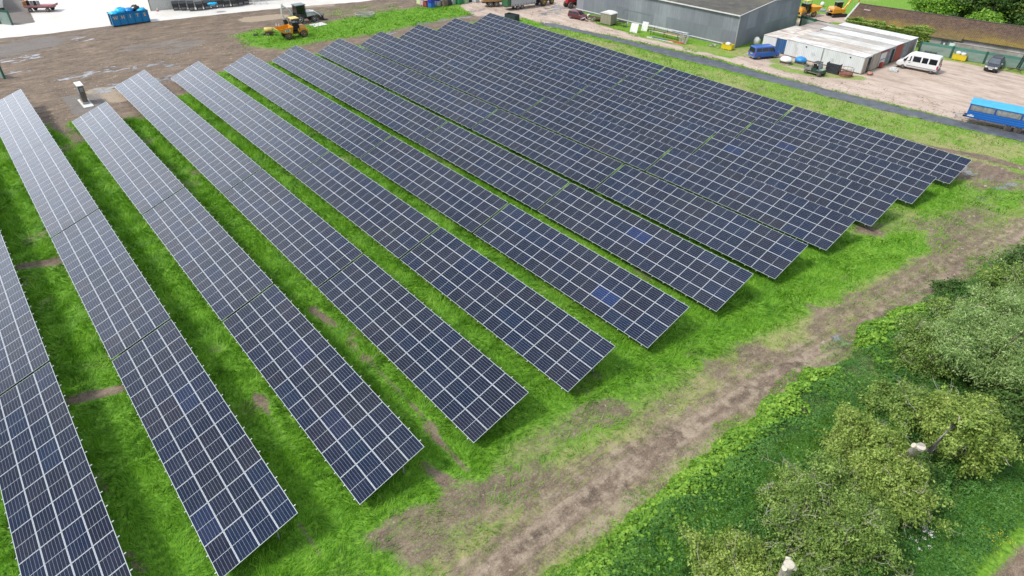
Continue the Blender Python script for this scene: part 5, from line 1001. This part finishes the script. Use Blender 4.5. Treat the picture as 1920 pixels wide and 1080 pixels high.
b = MB(); b.wave(0, L, .85, 2.9, -1.15, .3, .03); b.box(0, L, -1.12, 1.15, .8, 2.95); b.build('body', M_ALU, v); parts(v, ('end_panel', paint('dark_green_paint', (.01, .10, .035), .1), (-.08, 0, -1.17, 1.17, .75, 3.0), (-.9, -.08, -1.1, 1.1, .75, 2.9)), ('chassis', M_BLACK, (-.9, L+1.2, -.5, .5, .6, .78)))
for i in range(9): parts(v, ('tie', M_BLACK, (.3+i*.65, .38+i*.65, -1.21, -1.18, .9, 1.15)))
for x in (1.7, 2.75):
    for y in (-.95, .95): wheel(v, x, y, .42, .28, M_WHITE)
v = thing('dump_trailer', 'tan dump trailer with two axles at the top edge', 'trailer', (-91.6, 97.2, 0), R(65))
b = MB(); b.box(-2.6, 2.2, -1.1, 1.1, 1.1, 2.2, tx=-.12, ty=-.1); b.build('body', paint('tan_paint', (.42, .24, .08), .4), v); parts(v, ('load', mat('loose_soil', (.2, .14, .09), .95, bump=.6), (-2.5, 2.1, -1.05, 1.05, 2.2, 2.3)), ('chassis', M_BLACK, (-2.6, 3.4, -.4, .4, .75, 1.1)))
for x in (-1.0, .35):
    for y in (-.9, .9): wheel(v, x, y, .58, .4)
# maroon flatbed with pallets
v = thing('maroon_flatbed', 'maroon flatbed trailer with a slatted front board on the concrete', 'trailer', (-143.0, 23.4, 0), R(58))
parts(v, ('deck', mat('maroon_deck', (.3, .1, .11), .7, dirt=(.4, .3, .28), dirt_amt=.4), (-2.5, 2.8, -1.2, 1.2, .95, 1.1)), ('chassis', M_BLACK, (-2.4, 2.6, -.5, .5, .7, .95)), ('headboard', mat('orange_brown_board', (.42, .2, .07), .7), (-2.55, -2.45, -1.2, 1.2, 1.1, 2.0)), ('side_rail', mat('dusty_maroon', (.32, .14, .15), .7), (-2.4, 2.8, -1.24, -1.18, 1.1, 1.35), (2.78, 2.84, -1.2, 1.2, 1.1, 1.35)))
for k in range(4): parts(v, ('slatted_board', M_GREYP if k % 2 else M_BLACK, (-2.3+.62*k, -1.75+.62*k, -.1, -.02, 1.1, 2.0)))
for x in (-1.6, 1.6):
    for y in (-1., 1.): wheel(v, x, y, .42, .26)

# blue skip with letters, filled with bright blue bags
SB = paint('blue_skip_paint', (.0, .19, .42), .12, .1, .55)
v = thing('blue_skip', 'long blue skip lettered WHITE heaped with bright blue bags', 'skip', (-121.0, 31.3, 0), R(90)); L, w, h = 6.4, 2.4, 2.15
b = MB(); b.box(0, L, 0, .06, .2, h); b.box(0, L, w-.06, w, .2, h); b.box(0, .06, .06, w-.06, .2, h); b.box(L-.06, L, .06, w-.06, .2, h); b.box(.06, L-.06, .06, w-.06, .2, .3); b.build('body', SB, v)
b = MB(); [b.box(x-.05, x+.05, -.07, 0, .2, h-.1) for x in (.06, 1.32, 2.58, 3.84, 5.1, L-.06)]; b.box(-.05, L+.05, -.08, .1, h-.1, h+.03); b.box(-.05, L+.05, w-.1, w+.08, h-.1, h+.03); b.build('rib', paint('dark_blue_skip_paint', (.0, .11, .27), .1), v)
parts(v, ('skid', M_BLACK, (0, L, .02, .3, 0, .2), (0, L, w-.3, w-.02, 0, .2)), ('hook_post', M_BLACK, (-.12, 0, .9, 1.5, .2, h)))
OR = mat('orange_letter_paint', (.75, .42, .14), .6)
for k, c in enumerate('WHITE'): text(c, .78, v, (.69+1.26*k, -.012, 1.45), (R(90), 0, 0), OR)
cy = [mat('bright_blue_plastic', (.0, .38, .68), .35, var=.3, scale=2), mat('mid_blue_plastic', (.0, .2, .55), .35, var=.3, scale=2), mat('black_bag', (.02, .02, .025), .3)]
for k, (x, y, z, rx, ry, rz, m, lb) in enumerate([(.9, 1.2, 2.1, .9, 1.0, .35, 0, 'flat bright blue bag at the left end of the blue skip'), (2.1, 1.1, 2.3, 1.0, 1.0, .65, 0, 'largest bright blue bag heaped in the blue skip'), (3.4, 1.0, 2.25, .9, .9, .5, 1, 'mid blue bag in the middle of the blue skip'),
        (4.7, 1.4, 2.4, .75, .8, .6, 2, 'black bag lying among the blue bags in the skip'), (5.4, .9, 2.15, .75, .8, .35, 0, 'bright blue bag at the right end of the blue skip'), (3.0, 1.9, 2.2, .9, .45, .4, 0, 'bright blue bag at the back edge of the blue skip')]):
    b = MB(); b.blob((0, 0, 0), rx, ry, rz, nu=16, nv=10, jit=.16); o = b.build('plastic_bag', cy[m], None, (-121.0-y, 31.3+x, z)); tag(o, lb, 'bag', 'bags heaped in the blue skip')
# black bins in front of the cream warehouse
def bin_(loc, rz, lab):
    t = thing('black_bin', lab, 'bin', loc, rz, 'black bins lined up by the cream warehouse')
    b = MB(); b.box(-.55, .55, -.5, .5, .15, 1.15, tx=-.1, ty=-.08); b.build('tub', M_BLACK, t); b = MB(); b.prism([(-.62, 1.15), (.66, 1.15), (.66, 1.22), (.3, 1.42), (-.5, 1.45), (-.62, 1.3)], -.6, .6); b.build('lid', mat('black_lid', (.03, .032, .036), .4) if 'black_lid' not in bpy.data.materials else bpy.data.materials['black_lid'], t)
    parts(t, ('base_frame', M_GREYB, (-.5, .5, -.45, .45, .0, .16))); b = MB(); b.box(.56, .6, -.4, .4, .25, .55); b.build('label_plate', M_GREYB, t); return t
proto = bin_((0, 0, 0), 0, 'x'); px = [(305, 18), (333, 20), (347, 20), (362, 21), (377, 20), (391, 18), (404, 16), (416, 15), (428, 14), (442, 13), (453, 11), (463, 9)]
wd = ['first black bin standing apart by the traffic cone', 'second black bin, left end of the packed row', 'third', 'fourth', 'fifth', 'sixth', 'seventh', 'eighth', 'ninth', 'tenth', 'eleventh', 'twelfth black bin, next to the white metal rack']
for i, (x, y) in enumerate(px):
    t = proto if i == 0 else copy_tree(proto); X, Y = at(x, y); t.scale = (1.12, .98+.05*((i*7) % 3), 1.05+.06*((i*5) % 4)); t.location = (X-.6, Y, 0); t.rotation_euler.z = R(-12+((i*37) % 17)-8); t['label'] = wd[i] if ' ' in wd[i] else f'{wd[i]} black bin from the left in the row by the cream warehouse'
X, Y = at(398, 8, 1.5); b = MB(); b.blob((0, 0, 0), .7, .9, .25, jit=.2); o = b.build('plastic_sheet', cy[0], None, (X, Y, 1.6)); tag(o, 'pale blue plastic sheet draped over the black bins', 'sheet')
# white metal rack
v = thing('metal_rack', 'white tubular metal rack standing past the last black bin', 'rack', (*at(488, 8), 0), R(78)); b = MB()
[b.bar((x, y, 0), (x, y, 1.9), .05) for x in (-1.3, 0, 1.3) for y in (-.5, .5)]; [b.bar((-1.3, y, z), (1.3, y, z), .05) for y in (-.5, .5) for z in (.3, 1.0, 1.85)]; [b.bar((x, -.5, z), (x, .5, z), .05) for x in (-1.3, 0, 1.3) for z in (.3, 1.0, 1.85)]; b.build('frame', M_WHITE, v)
# cones
def cone(px, lab):
    X, Y = at(*px); t = thing('traffic_cone', lab, 'traffic cone', (X, Y, 0), 0); b = MB(); b.lathe([(.03, .17), (.75, .04)], (0, 0, 0), 'z', 12, 0); b.build('cone', mat('cone_white', (.65, .6, .58), .6) if 'cone_white' not in bpy.data.materials else bpy.data.materials['cone_white'], t)
    b = MB(); b.box(-.24, .24, -.24, .24, 0, .04); b.lathe([(.04, .175), (.22, .135)], (0, 0, 0), 'z', 12); b.build('base', M_TL, t)
cone((296, 21), 'white and red traffic cone beside the first black bin'); cone((519, 51), 'left traffic cone of the two behind the yellow dumper'); cone((524, 52), 'right traffic cone of the two behind the yellow dumper'); cone((1021, 46), 'traffic cone standing at the end of the dark ground sheet')
# pallet boxes, stacked by the grass
cols = {'pale': (.55, .62, .35), 'red': (.25, .05, .04), 'blue': (.02, .12, .42), 'deep blue': (.02, .04, .38), 'brown': (.16, .12, .09), 'grey': (.42, .44, .45), 'green': (.02, .2, .07), 'light green': (.3, .5, .25), 'dark': (.04, .04, .06), 'pink white': (.5, .42, .4)}
def pbox(px, c, lab, lvl=0, s=1.1):
    X, Y = at(*px); t = thing('pallet_box', lab, 'crate', (X-s/2, Y, lvl*1.06), R(8)); m = mat('box_plastic', cols[c], .55, var=.15)
    b = MB(); b.box(-s/2, s/2, -s/2, s/2, .15, .2); [b.box(a, b_, c_, d, .2, 1.0) for a, b_, c_, d in ((-s/2, s/2, -s/2, -s/2+.05), (-s/2, s/2, s/2-.05, s/2), (-s/2, -s/2+.05, -s/2+.05, s/2-.05), (s/2-.05, s/2, -s/2+.05, s/2-.05))]
    b.build('tub', m, t); b = MB(); [b.box(-s/2-.02, s/2+.02, y-.03, y+.03, .35, .42) for y in (-s/2, s/2)]; [b.box(x-.08, x+.08, -s/2, s/2, 0, .15) for x in (-s/2+.1, 0, s/2-.1)]; b.build('runner', m, t)
for a in [((791, 9), 'pale', 'pale green pallet box at the left end of the crates'), ((798, 11), 'pink white', 'pinkish white pallet box next to the red one'), ((803, 13), 'red', 'dark red pallet box beside the blue one'), ((812, 15), 'blue', 'blue pallet box nearest the camera, lower one'), ((812, 15), 'deep blue', 'deep blue pallet box on top of the nearest blue one', 1),
          ((823, 12), 'grey', 'grey pallet box right of the blue stack'), ((823, 12), 'deep blue', 'deep blue pallet box on top of the grey one', 1), ((836, 12), 'brown', 'brown slatted pallet box in the middle of the crates'), ((843, 10), 'dark', 'dark pallet box right of the brown slatted one'), ((852, 8), 'grey', 'grey white pallet box under a pale lid'), ((852, 8), 'pale', 'pale pallet box on top of the grey white one', 1),
          ((864, 8), 'green', 'green pallet box, lower one'), ((864, 8), 'pale', 'pale yellowish pallet box on top of the green one', 1), ((875, 6), 'light green', 'light green pallet box right of the green one'), ((883, 4), 'dark', 'dark box right of the light green pallet box'), ((895, 5), 'grey', 'light grey box at the right end of the crates')]: pbox(*a)
# kiosk on its slab
v = thing('inverter_kiosk', 'tall steel kiosk with a white top on a white concrete slab', 'kiosk', (-78.9, 18.05, 0), 0)
parts(v, ('slab', mat('white_slab', (.56, .56, .54), .85, var=.08), (-3.1, .95, -.6, .6, 0, .12)), ('plinth', M_CONC, (-2.4, -.35, -.38, .38, .12, .38)), ('cabinet', mat('bronze_cabinet', (.13, .11, .085), .5, .3, .12), (-2.25, -.5, -.32, .32, .38, 2.5)), ('roof', M_WHITE, (-2.45, -.35, -.4, .4, 2.5, 2.6)), ('panel', M_STEEL, (-.5, -.47, -.2, .2, 1.75, 2.3)), ('vent', M_GREYP, (-2.1, -.7, -.34, -.32, 1.2, 2.2)))
# little things about the yard
def one(name, label, cat, loc, rz=0, **k):
    return thing(name, label, cat, (loc[0], loc[1], 0), rz)
v = one('timber_cabin', 'old plank cabin with a white curved top beside the grey shed', 'cabin', (-67.4, 103.8), R(7)); b = MB()
M_OLDP = mat('grey_green_planks', (.25, .24, .17), .9, var=.25, scale=3, streak=(5, 5, .3)); b.box(0, 2.4, 0, 1.9, .2, 2.05); [b.box(x, x+.05, -.03, 0, .2, 2.05) for x in (0, .78, 1.56, 2.35)]; b.build('body', M_OLDP, v)
b = MB(); b.prism([(-.1+1.3-1.3*math.cos(math.pi*i/8), 2.05+.3*math.sin(math.pi*i/8)) for i in range(9)], -.1, 2.0); b.build('roof', M_WHITE, v); parts(v, ('skid', M_BROWN, (0, 2.4, .1, .3, 0, .2), (0, 2.4, 1.6, 1.8, 0, .2)))
v = one('open_trailer', 'dark low trailer with torn sheets between the maroon car and the plank cabin', 'trailer', (-69.6, 105.2), R(8)); parts(v, ('deck', M_BROWN, (-1.6, 1.5, -.7, .7, .5, .6), (-1.6, 1.5, -.74, -.7, .6, .95)))
for y in (-.75, .75): wheel(v, 0, y, .3, .18)
v = one('workbench', 'dark metal bench right of the plank cabin', 'bench', (-63.6, 105.6), R(5)); parts(v, ('top', M_BLACK, (-.9, .9, -.4, .4, .85, .92))); [parts(v, ('leg', M_BLACK, (x, x+.06, y, y+.06, 0, .85))) for x in (-.85, .8) for y in (-.35, .3)]
for (p, hh, ww, lab) in (((1187, 61), 1.5, 1.5, 'larger pale panel leaning by the steel rack'), ((1207, 58), 1.5, 1.2, 'narrower white panel leaning by the steel rack')):
    X, Y = at(*p); b = MB(); b.add([(-ww/2, 0, 0), (ww/2, 0, 0), (ww/2, .5, hh), (-ww/2, .5, hh), (-ww/2, .06, 0), (ww/2, .06, 0), (ww/2, .56, hh), (-ww/2, .56, hh)], [(3, 2, 1, 0), (4, 5, 6, 7), (0, 1, 5, 4), (1, 2, 6, 5), (2, 3, 7, 6), (3, 0, 4, 7)]); o = b.build('leaning_board', M_WHITE, None, (X, Y, 0), R(12)); tag(o, lab, 'panel')
b = MB(); b.lathe([(0, .12), (.85, .12)], (0, 0, 0), 'z', 10); o = b.build('white_post', M_WHITE, None, (*at(1176, 50), 0)); tag(o, 'short white post beside the grey shed left of the pale panels', 'post')
v = one('steel_rack', 'long rack of ladders and beams along the grey shed', 'rack', (-56.6, 105.2), R(7)); b = MB()
for x in (.4, 3.2, 6.0): b.bar((x, 0, 0), (x, 0, 1.0), .08); b.bar((x, 1.1, 0), (x, 1.1, 1.3), .08); b.bar((x, 0, .6), (x, 1.1, .6), .08)
b.build('frame', M_BROWN, v); b = MB(); [b.bar((-.8, y, 1.35), (7.4, y, 1.35), .06) for y in (.75, 1.15)]; [b.bar((-.6+.4*k, .75, 1.35), (-.6+.4*k, 1.15, 1.35), .04) for k in range(20)]; b.build('ladder', M_WHITE, v)
for k, (c, y, z, x0, x1) in enumerate([((.5, .5, .48), .1, .7, 0, 7.2), ((.3, .12, .06), .35, .7, 1, 7.6), ((.08, .05, .04), .6, .72, -.4, 6.8), ((.45, .17, .1), .2, .82, 3.5, 7.6), ((.03, .08, .3), 1.0, 1.15, 4.2, 8.2)]):
    b = MB(); b.box(x0, x1, y-.07, y+.07, z, z+.1); b.build('beam', mat('beam_paint', c, .7, var=.2), v)
v = one('beam_pile', 'pile of orange and white beams on the ground before the rack', 'beams', (-53.6, 103.9), R(9))
for k, (c, y, z, x0, x1) in enumerate([((.55, .55, .52), 0, 0, -2, 3.4), ((.42, .13, .06), .3, 0, 1.2, 5.4), ((.5, .5, .5), .55, 0, -1.4, 4.8), ((.38, .1, .05), .3, .14, 2, 5.2), ((.07, .09, .2), .1, .14, -1, 2)]):
    b = MB(); b.box(x0, x1, y-.1, y+.1, z, z+.13); b.build('beam', mat('beam_colour', c, .7, var=.2), v)
v = one('board_bundle', 'bundle of grey boards leaning at the right end of the rack', 'boards', (-48.9, 105.3), R(10)); rr = random.Random(3)
for k in range(7): b = MB(); x = -.7+.2*k; b.bar((x, 0, 0), (x+rr.uniform(-.25, .25), .6, 1.35+rr.uniform(-.2, .3)), .12); b.build('board', mat('grey_board', (.34, .33, .29), .9, var=.25) if k == 0 else bpy.data.materials['grey_board'], v)
def tub(label, loc, rz, L, w, h, m, fill=None, cat='skip', group=None):
    t = thing('small_skip', label, cat, (loc[0], loc[1], 0), rz, group); b = MB(); k = .16
    for x0, x1, y0, y1 in ((-L/2, L/2, -w/2, -w/2+.04), (-L/2, L/2, w/2-.04, w/2), (-L/2, -L/2+.04, -w/2+.04, w/2-.04), (L/2-.04, L/2, -w/2+.04, w/2-.04)): b.box(x0, x1, y0, y1, .1, h)
    b.box(-L/2+.04, L/2-.04, -w/2+.04, w/2-.04, .08, .14); b.build('tub', m, t); b = MB(); [b.box(x-.05, x+.05, -w/2-.05, w/2+.05, 0, .09) for x in (-L/4, L/4)]; b.box(-L/2-.03, L/2+.03, -w/2-.03, -w/2, h-.1, h); b.build('frame', m, t); return t
YS = paint('yellow_skip_paint', (.62, .47, .02), .15, .1)
tub('small yellow skip by the near corner of the grey shed', (-42.0, 108.6), R(12), 1.8, 1.2, .85, YS); tub('yellow skip holding white bags in front of the green fence', (-14.6, 133.4), R(8), 2.0, 1.2, .95, YS)
def bag(name, label, loc, r, m, z=None, cat='bag', jit=.12, group=None):
    b = MB(); b.blob((0, 0, 0), r[0], r[1], r[2], jit=jit, nu=14, nv=9, zmin=-r[2]*.85); o = b.build(name, m, None, (loc[0], loc[1], r[2]*.85 if z is None else z)); tag(o, label, cat, group); return o
M_BAG = mat('white_woven_bag', (.6, .6, .58), .7, var=.12, dirt=(.4, .36, .3), dirt_amt=.3)
bag('rubbish_bag', 'white bag in the small yellow skip by the grey shed', (-42.0, 108.6), (.5, .4, .3), M_BAG, .85); bag('rubbish_bag', 'left white bag in the yellow skip at the green fence', (-15.0, 133.4), (.4, .4, .3), M_BAG, 1.0); bag('rubbish_bag', 'right lilac white bag in the yellow skip at the green fence', (-14.2, 133.4), (.45, .4, .25), mat('lilac_bag', (.5, .5, .62), .6), 1.0)
b = MB(); rr = random.Random(8)
for k in range(16): p = Vector((rr.uniform(-1, 1), rr.uniform(-.5, .5), rr.uniform(.02, .4))); d = Vector((rr.uniform(-.8, .8), rr.uniform(-.6, .6), rr.uniform(-.1, .15))); b.bar(p, p+d, .06, k % 3)
o = b.build('scrap_pile', [M_BROWN, M_PLANK, M_WHITE], None, (-44.2, 107.9, 0)); tag(o, 'heap of scrap boards left of the small yellow skip', 'scrap')
bag('bulk_bag', 'big white bulk bag behind the blue van', (-40.4, 114.6), (.6, .6, .75), M_BAG); bag('bulk_bag', 'grey bulk bag farther back beside the white container', (-41.0, 118.4), (.5, .5, .6), mat('grey_woven_bag', (.4, .4, .39), .7))
def bale(label, loc, m):
    t = thing('covered_pallet', label, 'pallet', (loc[0], loc[1], 0), R(10)); b = MB(); b.blob((0, 0, .62), .95, .8, .55, nu=16, nv=9, jit=.06, zmin=.42); b.build('cover', m, t); parts(t, ('pallet', M_PLANK, (-.85, .85, -.65, .65, .0, .14)), ('load', M_BROWN, (-.75, .75, -.6, .6, .14, .5)))
bale('pallet under a white sheet on the grass island', (-31.2, 108.9), mat('white_sheet', (.72, .72, .72), .5)); bale('pallet under a blue sheet next to the long white container', (-29.6, 110.6), mat('blue_tarp', (.02, .2, .5), .5, var=.25))
v = thing('crate_stack', 'stack of black crates against the long white container', 'crates', (-24.0, 110.4, 0), R(4))
for k in range(5): b = MB(); b.box(-1.0+.04*(k % 2), 1.0, -.5, .5, .3*k, .3*k+.05); b.box(-1.0, 1.0, -.52, -.46, .3*k+.05, .3*k+.26); b.box(-1.0, -.95, -.46, .5, .3*k+.05, .3*k+.26); b.box(.95, 1.0, -.46, .5, .3*k+.05, .3*k+.26); b.build('crate', mat('black_crate', (.03, .035, .045), .5, var=.5, scale=5) if k == 0 else bpy.data.materials['black_crate'], v)
v = thing('round_feeder', 'rusty round cattle feeder at the corner of the white container', 'feeder', (-22.0, 110.6, 0), 0); b = MB(); rs = MB()
M_RUST = mat('rusted_steel', (.2, .09, .06), .9, var=.35, scale=4); n = 20; P = lambda z: [(math.cos(2*math.pi*i/n)*1.0, math.sin(2*math.pi*i/n)*.9, z) for i in range(n+1)]
for z in (.05, .45, 1.15): b.tube(P(z), .03, 4)
for i in range(0, n, 2): b.bar(P(0)[i], P(1.15)[i], .03)
b.build('bars', M_RUST, v); rs.lathe([(0, .98), (.4, .98)], (0, 0, 0), 'z', 20); rs.build('skirt', M_RUST, v)
v = thing('block_pallet', 'low stack of pale blocks on the gravel by the minibus', 'blocks', (-18.5, 118.7, 0), R(15)); parts(v, ('pallet', M_PLANK, (-.7, .7, -.55, .55, 0, .12)), ('blocks', mat('pale_blocks', (.5, .54, .54), .8, var=.2, scale=4), (-.6, .6, -.45, .45, .12, .4), (-.4, .3, -.3, .35, .4, .55)))
o = bag('brown_stones', 'reddish stones at the foot of the plank door', (-19.9, 114.0), (.45, .4, .25), mat('red_stone', (.4, .2, .15), .9), cat='stones', jit=.3)
v = thing('cultivator', 'rusty harrow frame standing by the green fence', 'harrow', (-18.8, 132.4, 0), R(10)); b = MB(); [b.bar((x, -.4, .5), (x, .5, .5), .06) for x in (-.8, 0, .8)]; [b.bar((-.9, y, .5), (.9, y, .5), .06) for y in (-.4, .1, .5)]; [b.bar((x, y, .5), (x+.1, y-.1, 0), .04) for x in (-.8, -.4, 0, .4, .8) for y in (-.4, .1, .5)]; b.build('frame', M_BLACK, v)
v = thing('gas_bottle', 'white cylinder with a red foot by the green fence', 'cylinder', (*at(1768, 105), 0), 0); b = MB(); b.lathe([(.3, .2), (1.2, .2), (1.3, .1)], (0, 0, 0), 'z', 12); b.build('bottle', M_WHITE, v); parts(v, ('foot', M_RED, (-.45, .35, -.3, .3, 0, .3)))
v = thing('notice_board', 'pale green board on a dark stand before the fence', 'board', (*at(1777, 106), 0), R(5)); parts(v, ('board', mat('pale_green_board', (.5, .68, .6), .6), (-.4, .4, -.04, .04, 1.25, 2.15)), ('stand', M_GREYP, (-.1, .1, -.1, .1, .5, 1.25), (-.5, .5, -.3, .3, 0, .5)))
v = thing('post_auger', 'rusty mast implement on spread legs beside the dark car', 'implement', (*at(1903, 134), 0), R(20)); b = MB(); b.bar((0, 0, .5), (.4, .4, 3.1), .1); b.bar((.35, 0, .5), (.75, .4, 3.1), .1); [b.bar((.0+.057*k*2, .057*k*2, .5+.37*k*2), (.35+.057*k*2, .057*k*2, .5+.37*k*2), .06) for k in range(4)]; b.build('mast', M_BLACK, v); b = MB(); [b.bar((0, 0, .5), e, .07) for e in ((-1.3, -.5, 0), (-1.0, .9, 0), (.9, -.9, 0), (.9, .7, 0))]; b.bar((-1.3, -.4, .55), (.9, -.4, .55), .08); b.build('frame', M_BROWN, v)
v = thing('steel_tank', 'dark open steel box behind the last solar row', 'box', (*at(960, 39), 0), R(10)); b = MB(); [b.box(*q) for q in ((-1.3, 1.3, -.7, -.64, 0, 1.25), (-1.3, 1.3, .64, .7, 0, 1.25), (-1.3, -1.24, -.64, .64, 0, 1.25), (1.24, 1.3, -.64, .64, 0, 1.25))]; b.box(-1.24, 1.24, -.64, .64, .02, .08); b.build('body', mat('dark_teal_steel', (.02, .035, .04), .6), v)
v = thing('pipe_coil', 'coil of grey pipe lying on the grass beyond the dumper', 'pipe', (*at(685, 31), .0), 0); b = MB(); b.tube([(math.cos(t*.3)*(1.3+.008*t), math.sin(t*.3)*(1.5+.008*t), .08+.01*t) for t in range(64)], .06, 5, cap=False); b.build('coil', mat('grey_pipe', (.38, .38, .36), .5), v)
b = MB(); b.box(-1.1, 1.1, -1.3, 1.3, .04, .12); o = b.build('pale_slab', M_WHITE, None, (*at(597, 47), 0), R(5)); tag(o, 'pale flat slab on the grass in front of the white digger', 'slab')
v = thing('tyre_pile', 'dark heap of old wheels left of the small yellow tank', 'tyres', (*at(490, 66), 0), 0)
for x, y in ((-.6, -.8), (0, .4), (.3, 1.5)): b = MB(); b.lathe([(0, .2), (0, .42), (.2, .42), (.2, .2)], (x, y, .02), 'z', 14); b.build('tyre', M_RUBBER, v)
# black weed sheet beside the lane
up = W((1012, 42), (1040, 44.5), (1117, 63), (1251, 93), (1350, 115), (1437, 140), (1560, 171), (1689, 202), (1802, 228), (1920, 253), (2040, 280)); lo = W((1015, 47), (1050, 54), (1087, 61.5), (1181, 85), (1262, 108), (1350, 128.5), (1437, 152), (1549, 181), (1650, 206), (1774, 234), (1920, 267), (2040, 296))
def resample(p, n):
    p = np.array(p); s = np.r_[0, np.cumsum(np.hypot(*np.diff(p, axis=0).T))]; t = np.linspace(0, s[-1], n); return np.stack([np.interp(t, s, p[:, 0]), np.interp(t, s, p[:, 1])], -1)
n = 420; U, Lw = resample(up, n), resample(lo, n); k = 7; T = np.linspace(0, 1, k)[None, :, None]; G = Lw[:, None]*(1-T)+U[:, None]*T; wob = (fbm(G[..., 0], G[..., 1], 1.1, 44)-.5)
G[:, 0, 1] += wob[:, 0]*.35; G[:, -1, 1] += wob[:, -1]*.35
Z = sample(GZ, G[..., 0].ravel(), G[..., 1].ravel()).reshape(n, k)+.05+.08*vnoise(G[..., 0], G[..., 1], .8, 55)+.04*vnoise(G[..., 0], G[..., 1]*.5, .25, 56); Z[:, 0] -= .06; Z[:, -1] -= .06
I = (np.arange(n-1)[:, None]*k+np.arange(k-1)[None]).ravel(); o = big_mesh('ground_sheet', np.concatenate([G, Z[..., None]], -1).reshape(-1, 3), np.stack([I, I+k, I+k+1, I+1], -1), mat('black_woven_sheet', (.075, .085, .10), .5, var=.25, scale=.9, dirt=(.2, .2, .2), dirt_amt=.25, bump=.5, bscale=3), None, True)
sm = o.modifiers.new('t', 'SOLIDIFY'); sm.thickness = .02; tag(o, 'long dark grey ground sheet running between the grass strip and the lane', 'ground sheet')
# weeds along its edge
rng = np.random.default_rng(3); q = U[rng.integers(0, n, 150)]+rng.normal(size=(150, 2))*[.3, .1]+[0, .35]; P = np.repeat(np.c_[q, np.full(150, .1)], 26, 0); h = rng.random((150, 1)).repeat(26, 0)**3*.6+.08
P = P+rng.normal(size=P.shape)*[.1, .1, .02]+np.c_[np.zeros((len(P), 2)), rng.random(len(P))*h[:, 0]]; V, F_ = leaf_quads(P, rng.normal(size=P.shape)+[0, 0, .5], .05, rng, .5); tag(big_mesh('weeds', V, F_, M_BRAM), 'weeds growing along the edge of the dark ground sheet', 'weeds', kind='stuff')
# ivy on the barn, trees behind it
def barn_pt(x, y, z): c, s_ = math.cos(BA), math.sin(BA); return -34.6+x*c-y*s_, 133.4+x*s_+y*c, z
rng = np.random.default_rng(5); n = 26000; x = rng.uniform(0, 14.2, n); y = -.6+rng.random(n)**1.2*np.clip(.5+4.2*(fbm(x, x*0, 3.2, 61)-.3), .5, 3); z = EZ+np.clip(y, 0, 9)*.27+.05+.75*fbm(x, y, 1.2, 62)*rng.random(n)**.5; z = np.where(y < 0, EZ*rng.random(n)**.5+.2, z)
P = np.stack(barn_pt(x, y, z), -1); N = rng.normal(size=P.shape)*.6+[0, -.3, 1]; V, F_ = leaf_quads(P, N, .12, rng, .7); o = big_mesh('ivy', V, F_, M_YG); tag(o, 'light green creeper spilling over the eaves of the mossy barn', 'creeper')
TG = 'trees and bushes beyond the mossy barn'
for nm, lab, p, bl, nl, lf, m, sd in [('shrub', 'bright leafy bush at the left end of the trees beyond the barn', (-31.5, 161), [(0, 0, 1.6, 2.6, 2.2, 1.8), (2.6, 1, 1.9, 2.4, 2.2, 2.0)], 9000, .17, M_BRAM, 51), ('broadleaf_tree', 'dark green tree second from the left beyond the barn', (-26, 165), [(0, 0, 3.2, 3.6, 3.2, 3.2), (3, 1, 3.6, 3, 3, 3)], 13000, .19, M_DK, 52),
        ('broadleaf_tree', 'dense dark green tree in the middle beyond the mossy barn', (-20.5, 164), [(0, 0, 3.4, 3.4, 3.2, 3.4), (2, 3, 4.5, 3.5, 3, 3.6)], 13000, .19, M_DK, 53), ('shrub', 'fresh green shrub in front of the dense dark tree', (-19.2, 158.5), [(0, 0, 1.2, 2.2, 1.8, 1.5), (-2, .4, 1.0, 1.5, 1.3, 1.1)], 6000, .16, M_BRAM, 54),
        ('broadleaf_tree', 'olive green tree near the right edge beyond the barn', (-13.5, 165), [(0, 0, 3.6, 3.8, 3.4, 3.5), (-2.5, 2, 4.6, 3, 3, 3.4)], 14000, .19, M_OL, 55), ('shrub', 'dark hedge shrub behind the barn roof at the right edge', (-12.0, 157.8), [(0, 0, 1.5, 3.2, 1.6, 1.6), (5, .8, 1.5, 3, 1.6, 1.6)], 9000, .16, M_DK, 56),
        ('broadleaf_tree', 'dark tree at the top right corner of the picture', (-5.5, 164), [(0, 0, 3.2, 3.6, 3.2, 3.4), (3.5, 1, 3.4, 3, 3, 3)], 12000, .19, M_DK, 57)]:
    plant(nm, lab, 'tree' if 'tree' in nm else 'bush', p, bl, nl, lf, m, .22, seed=sd, group=TG, clump=.7)
plant('blossom_bush', 'white blossoming tree at the top right edge', 'tree', (-8.8, 160.5), [(0, 0, 4.6, 1.8, 1.4, 1.1)], 3500, .13, mat('white_blossom', (.7, .7, .66), .7), .15, seed=58, group=TG, clump=.6)
b = MB(); b.box(-1.4, 1.4, -.9, .9, .0, .12); b.box(-1.2, 1.0, -.8, .7, .12, .3); o = b.build('flat_boards', M_GREYP, None, (*at(1538, 20), 0), R(20)); tag(o, 'grey boards lying between the dumper and the excavator', 'boards')
bag('white_tank', 'small white and black drum on the grass behind the excavator', at(1541, 12), (.45, .4, .5), M_WHITE, cat='drum')
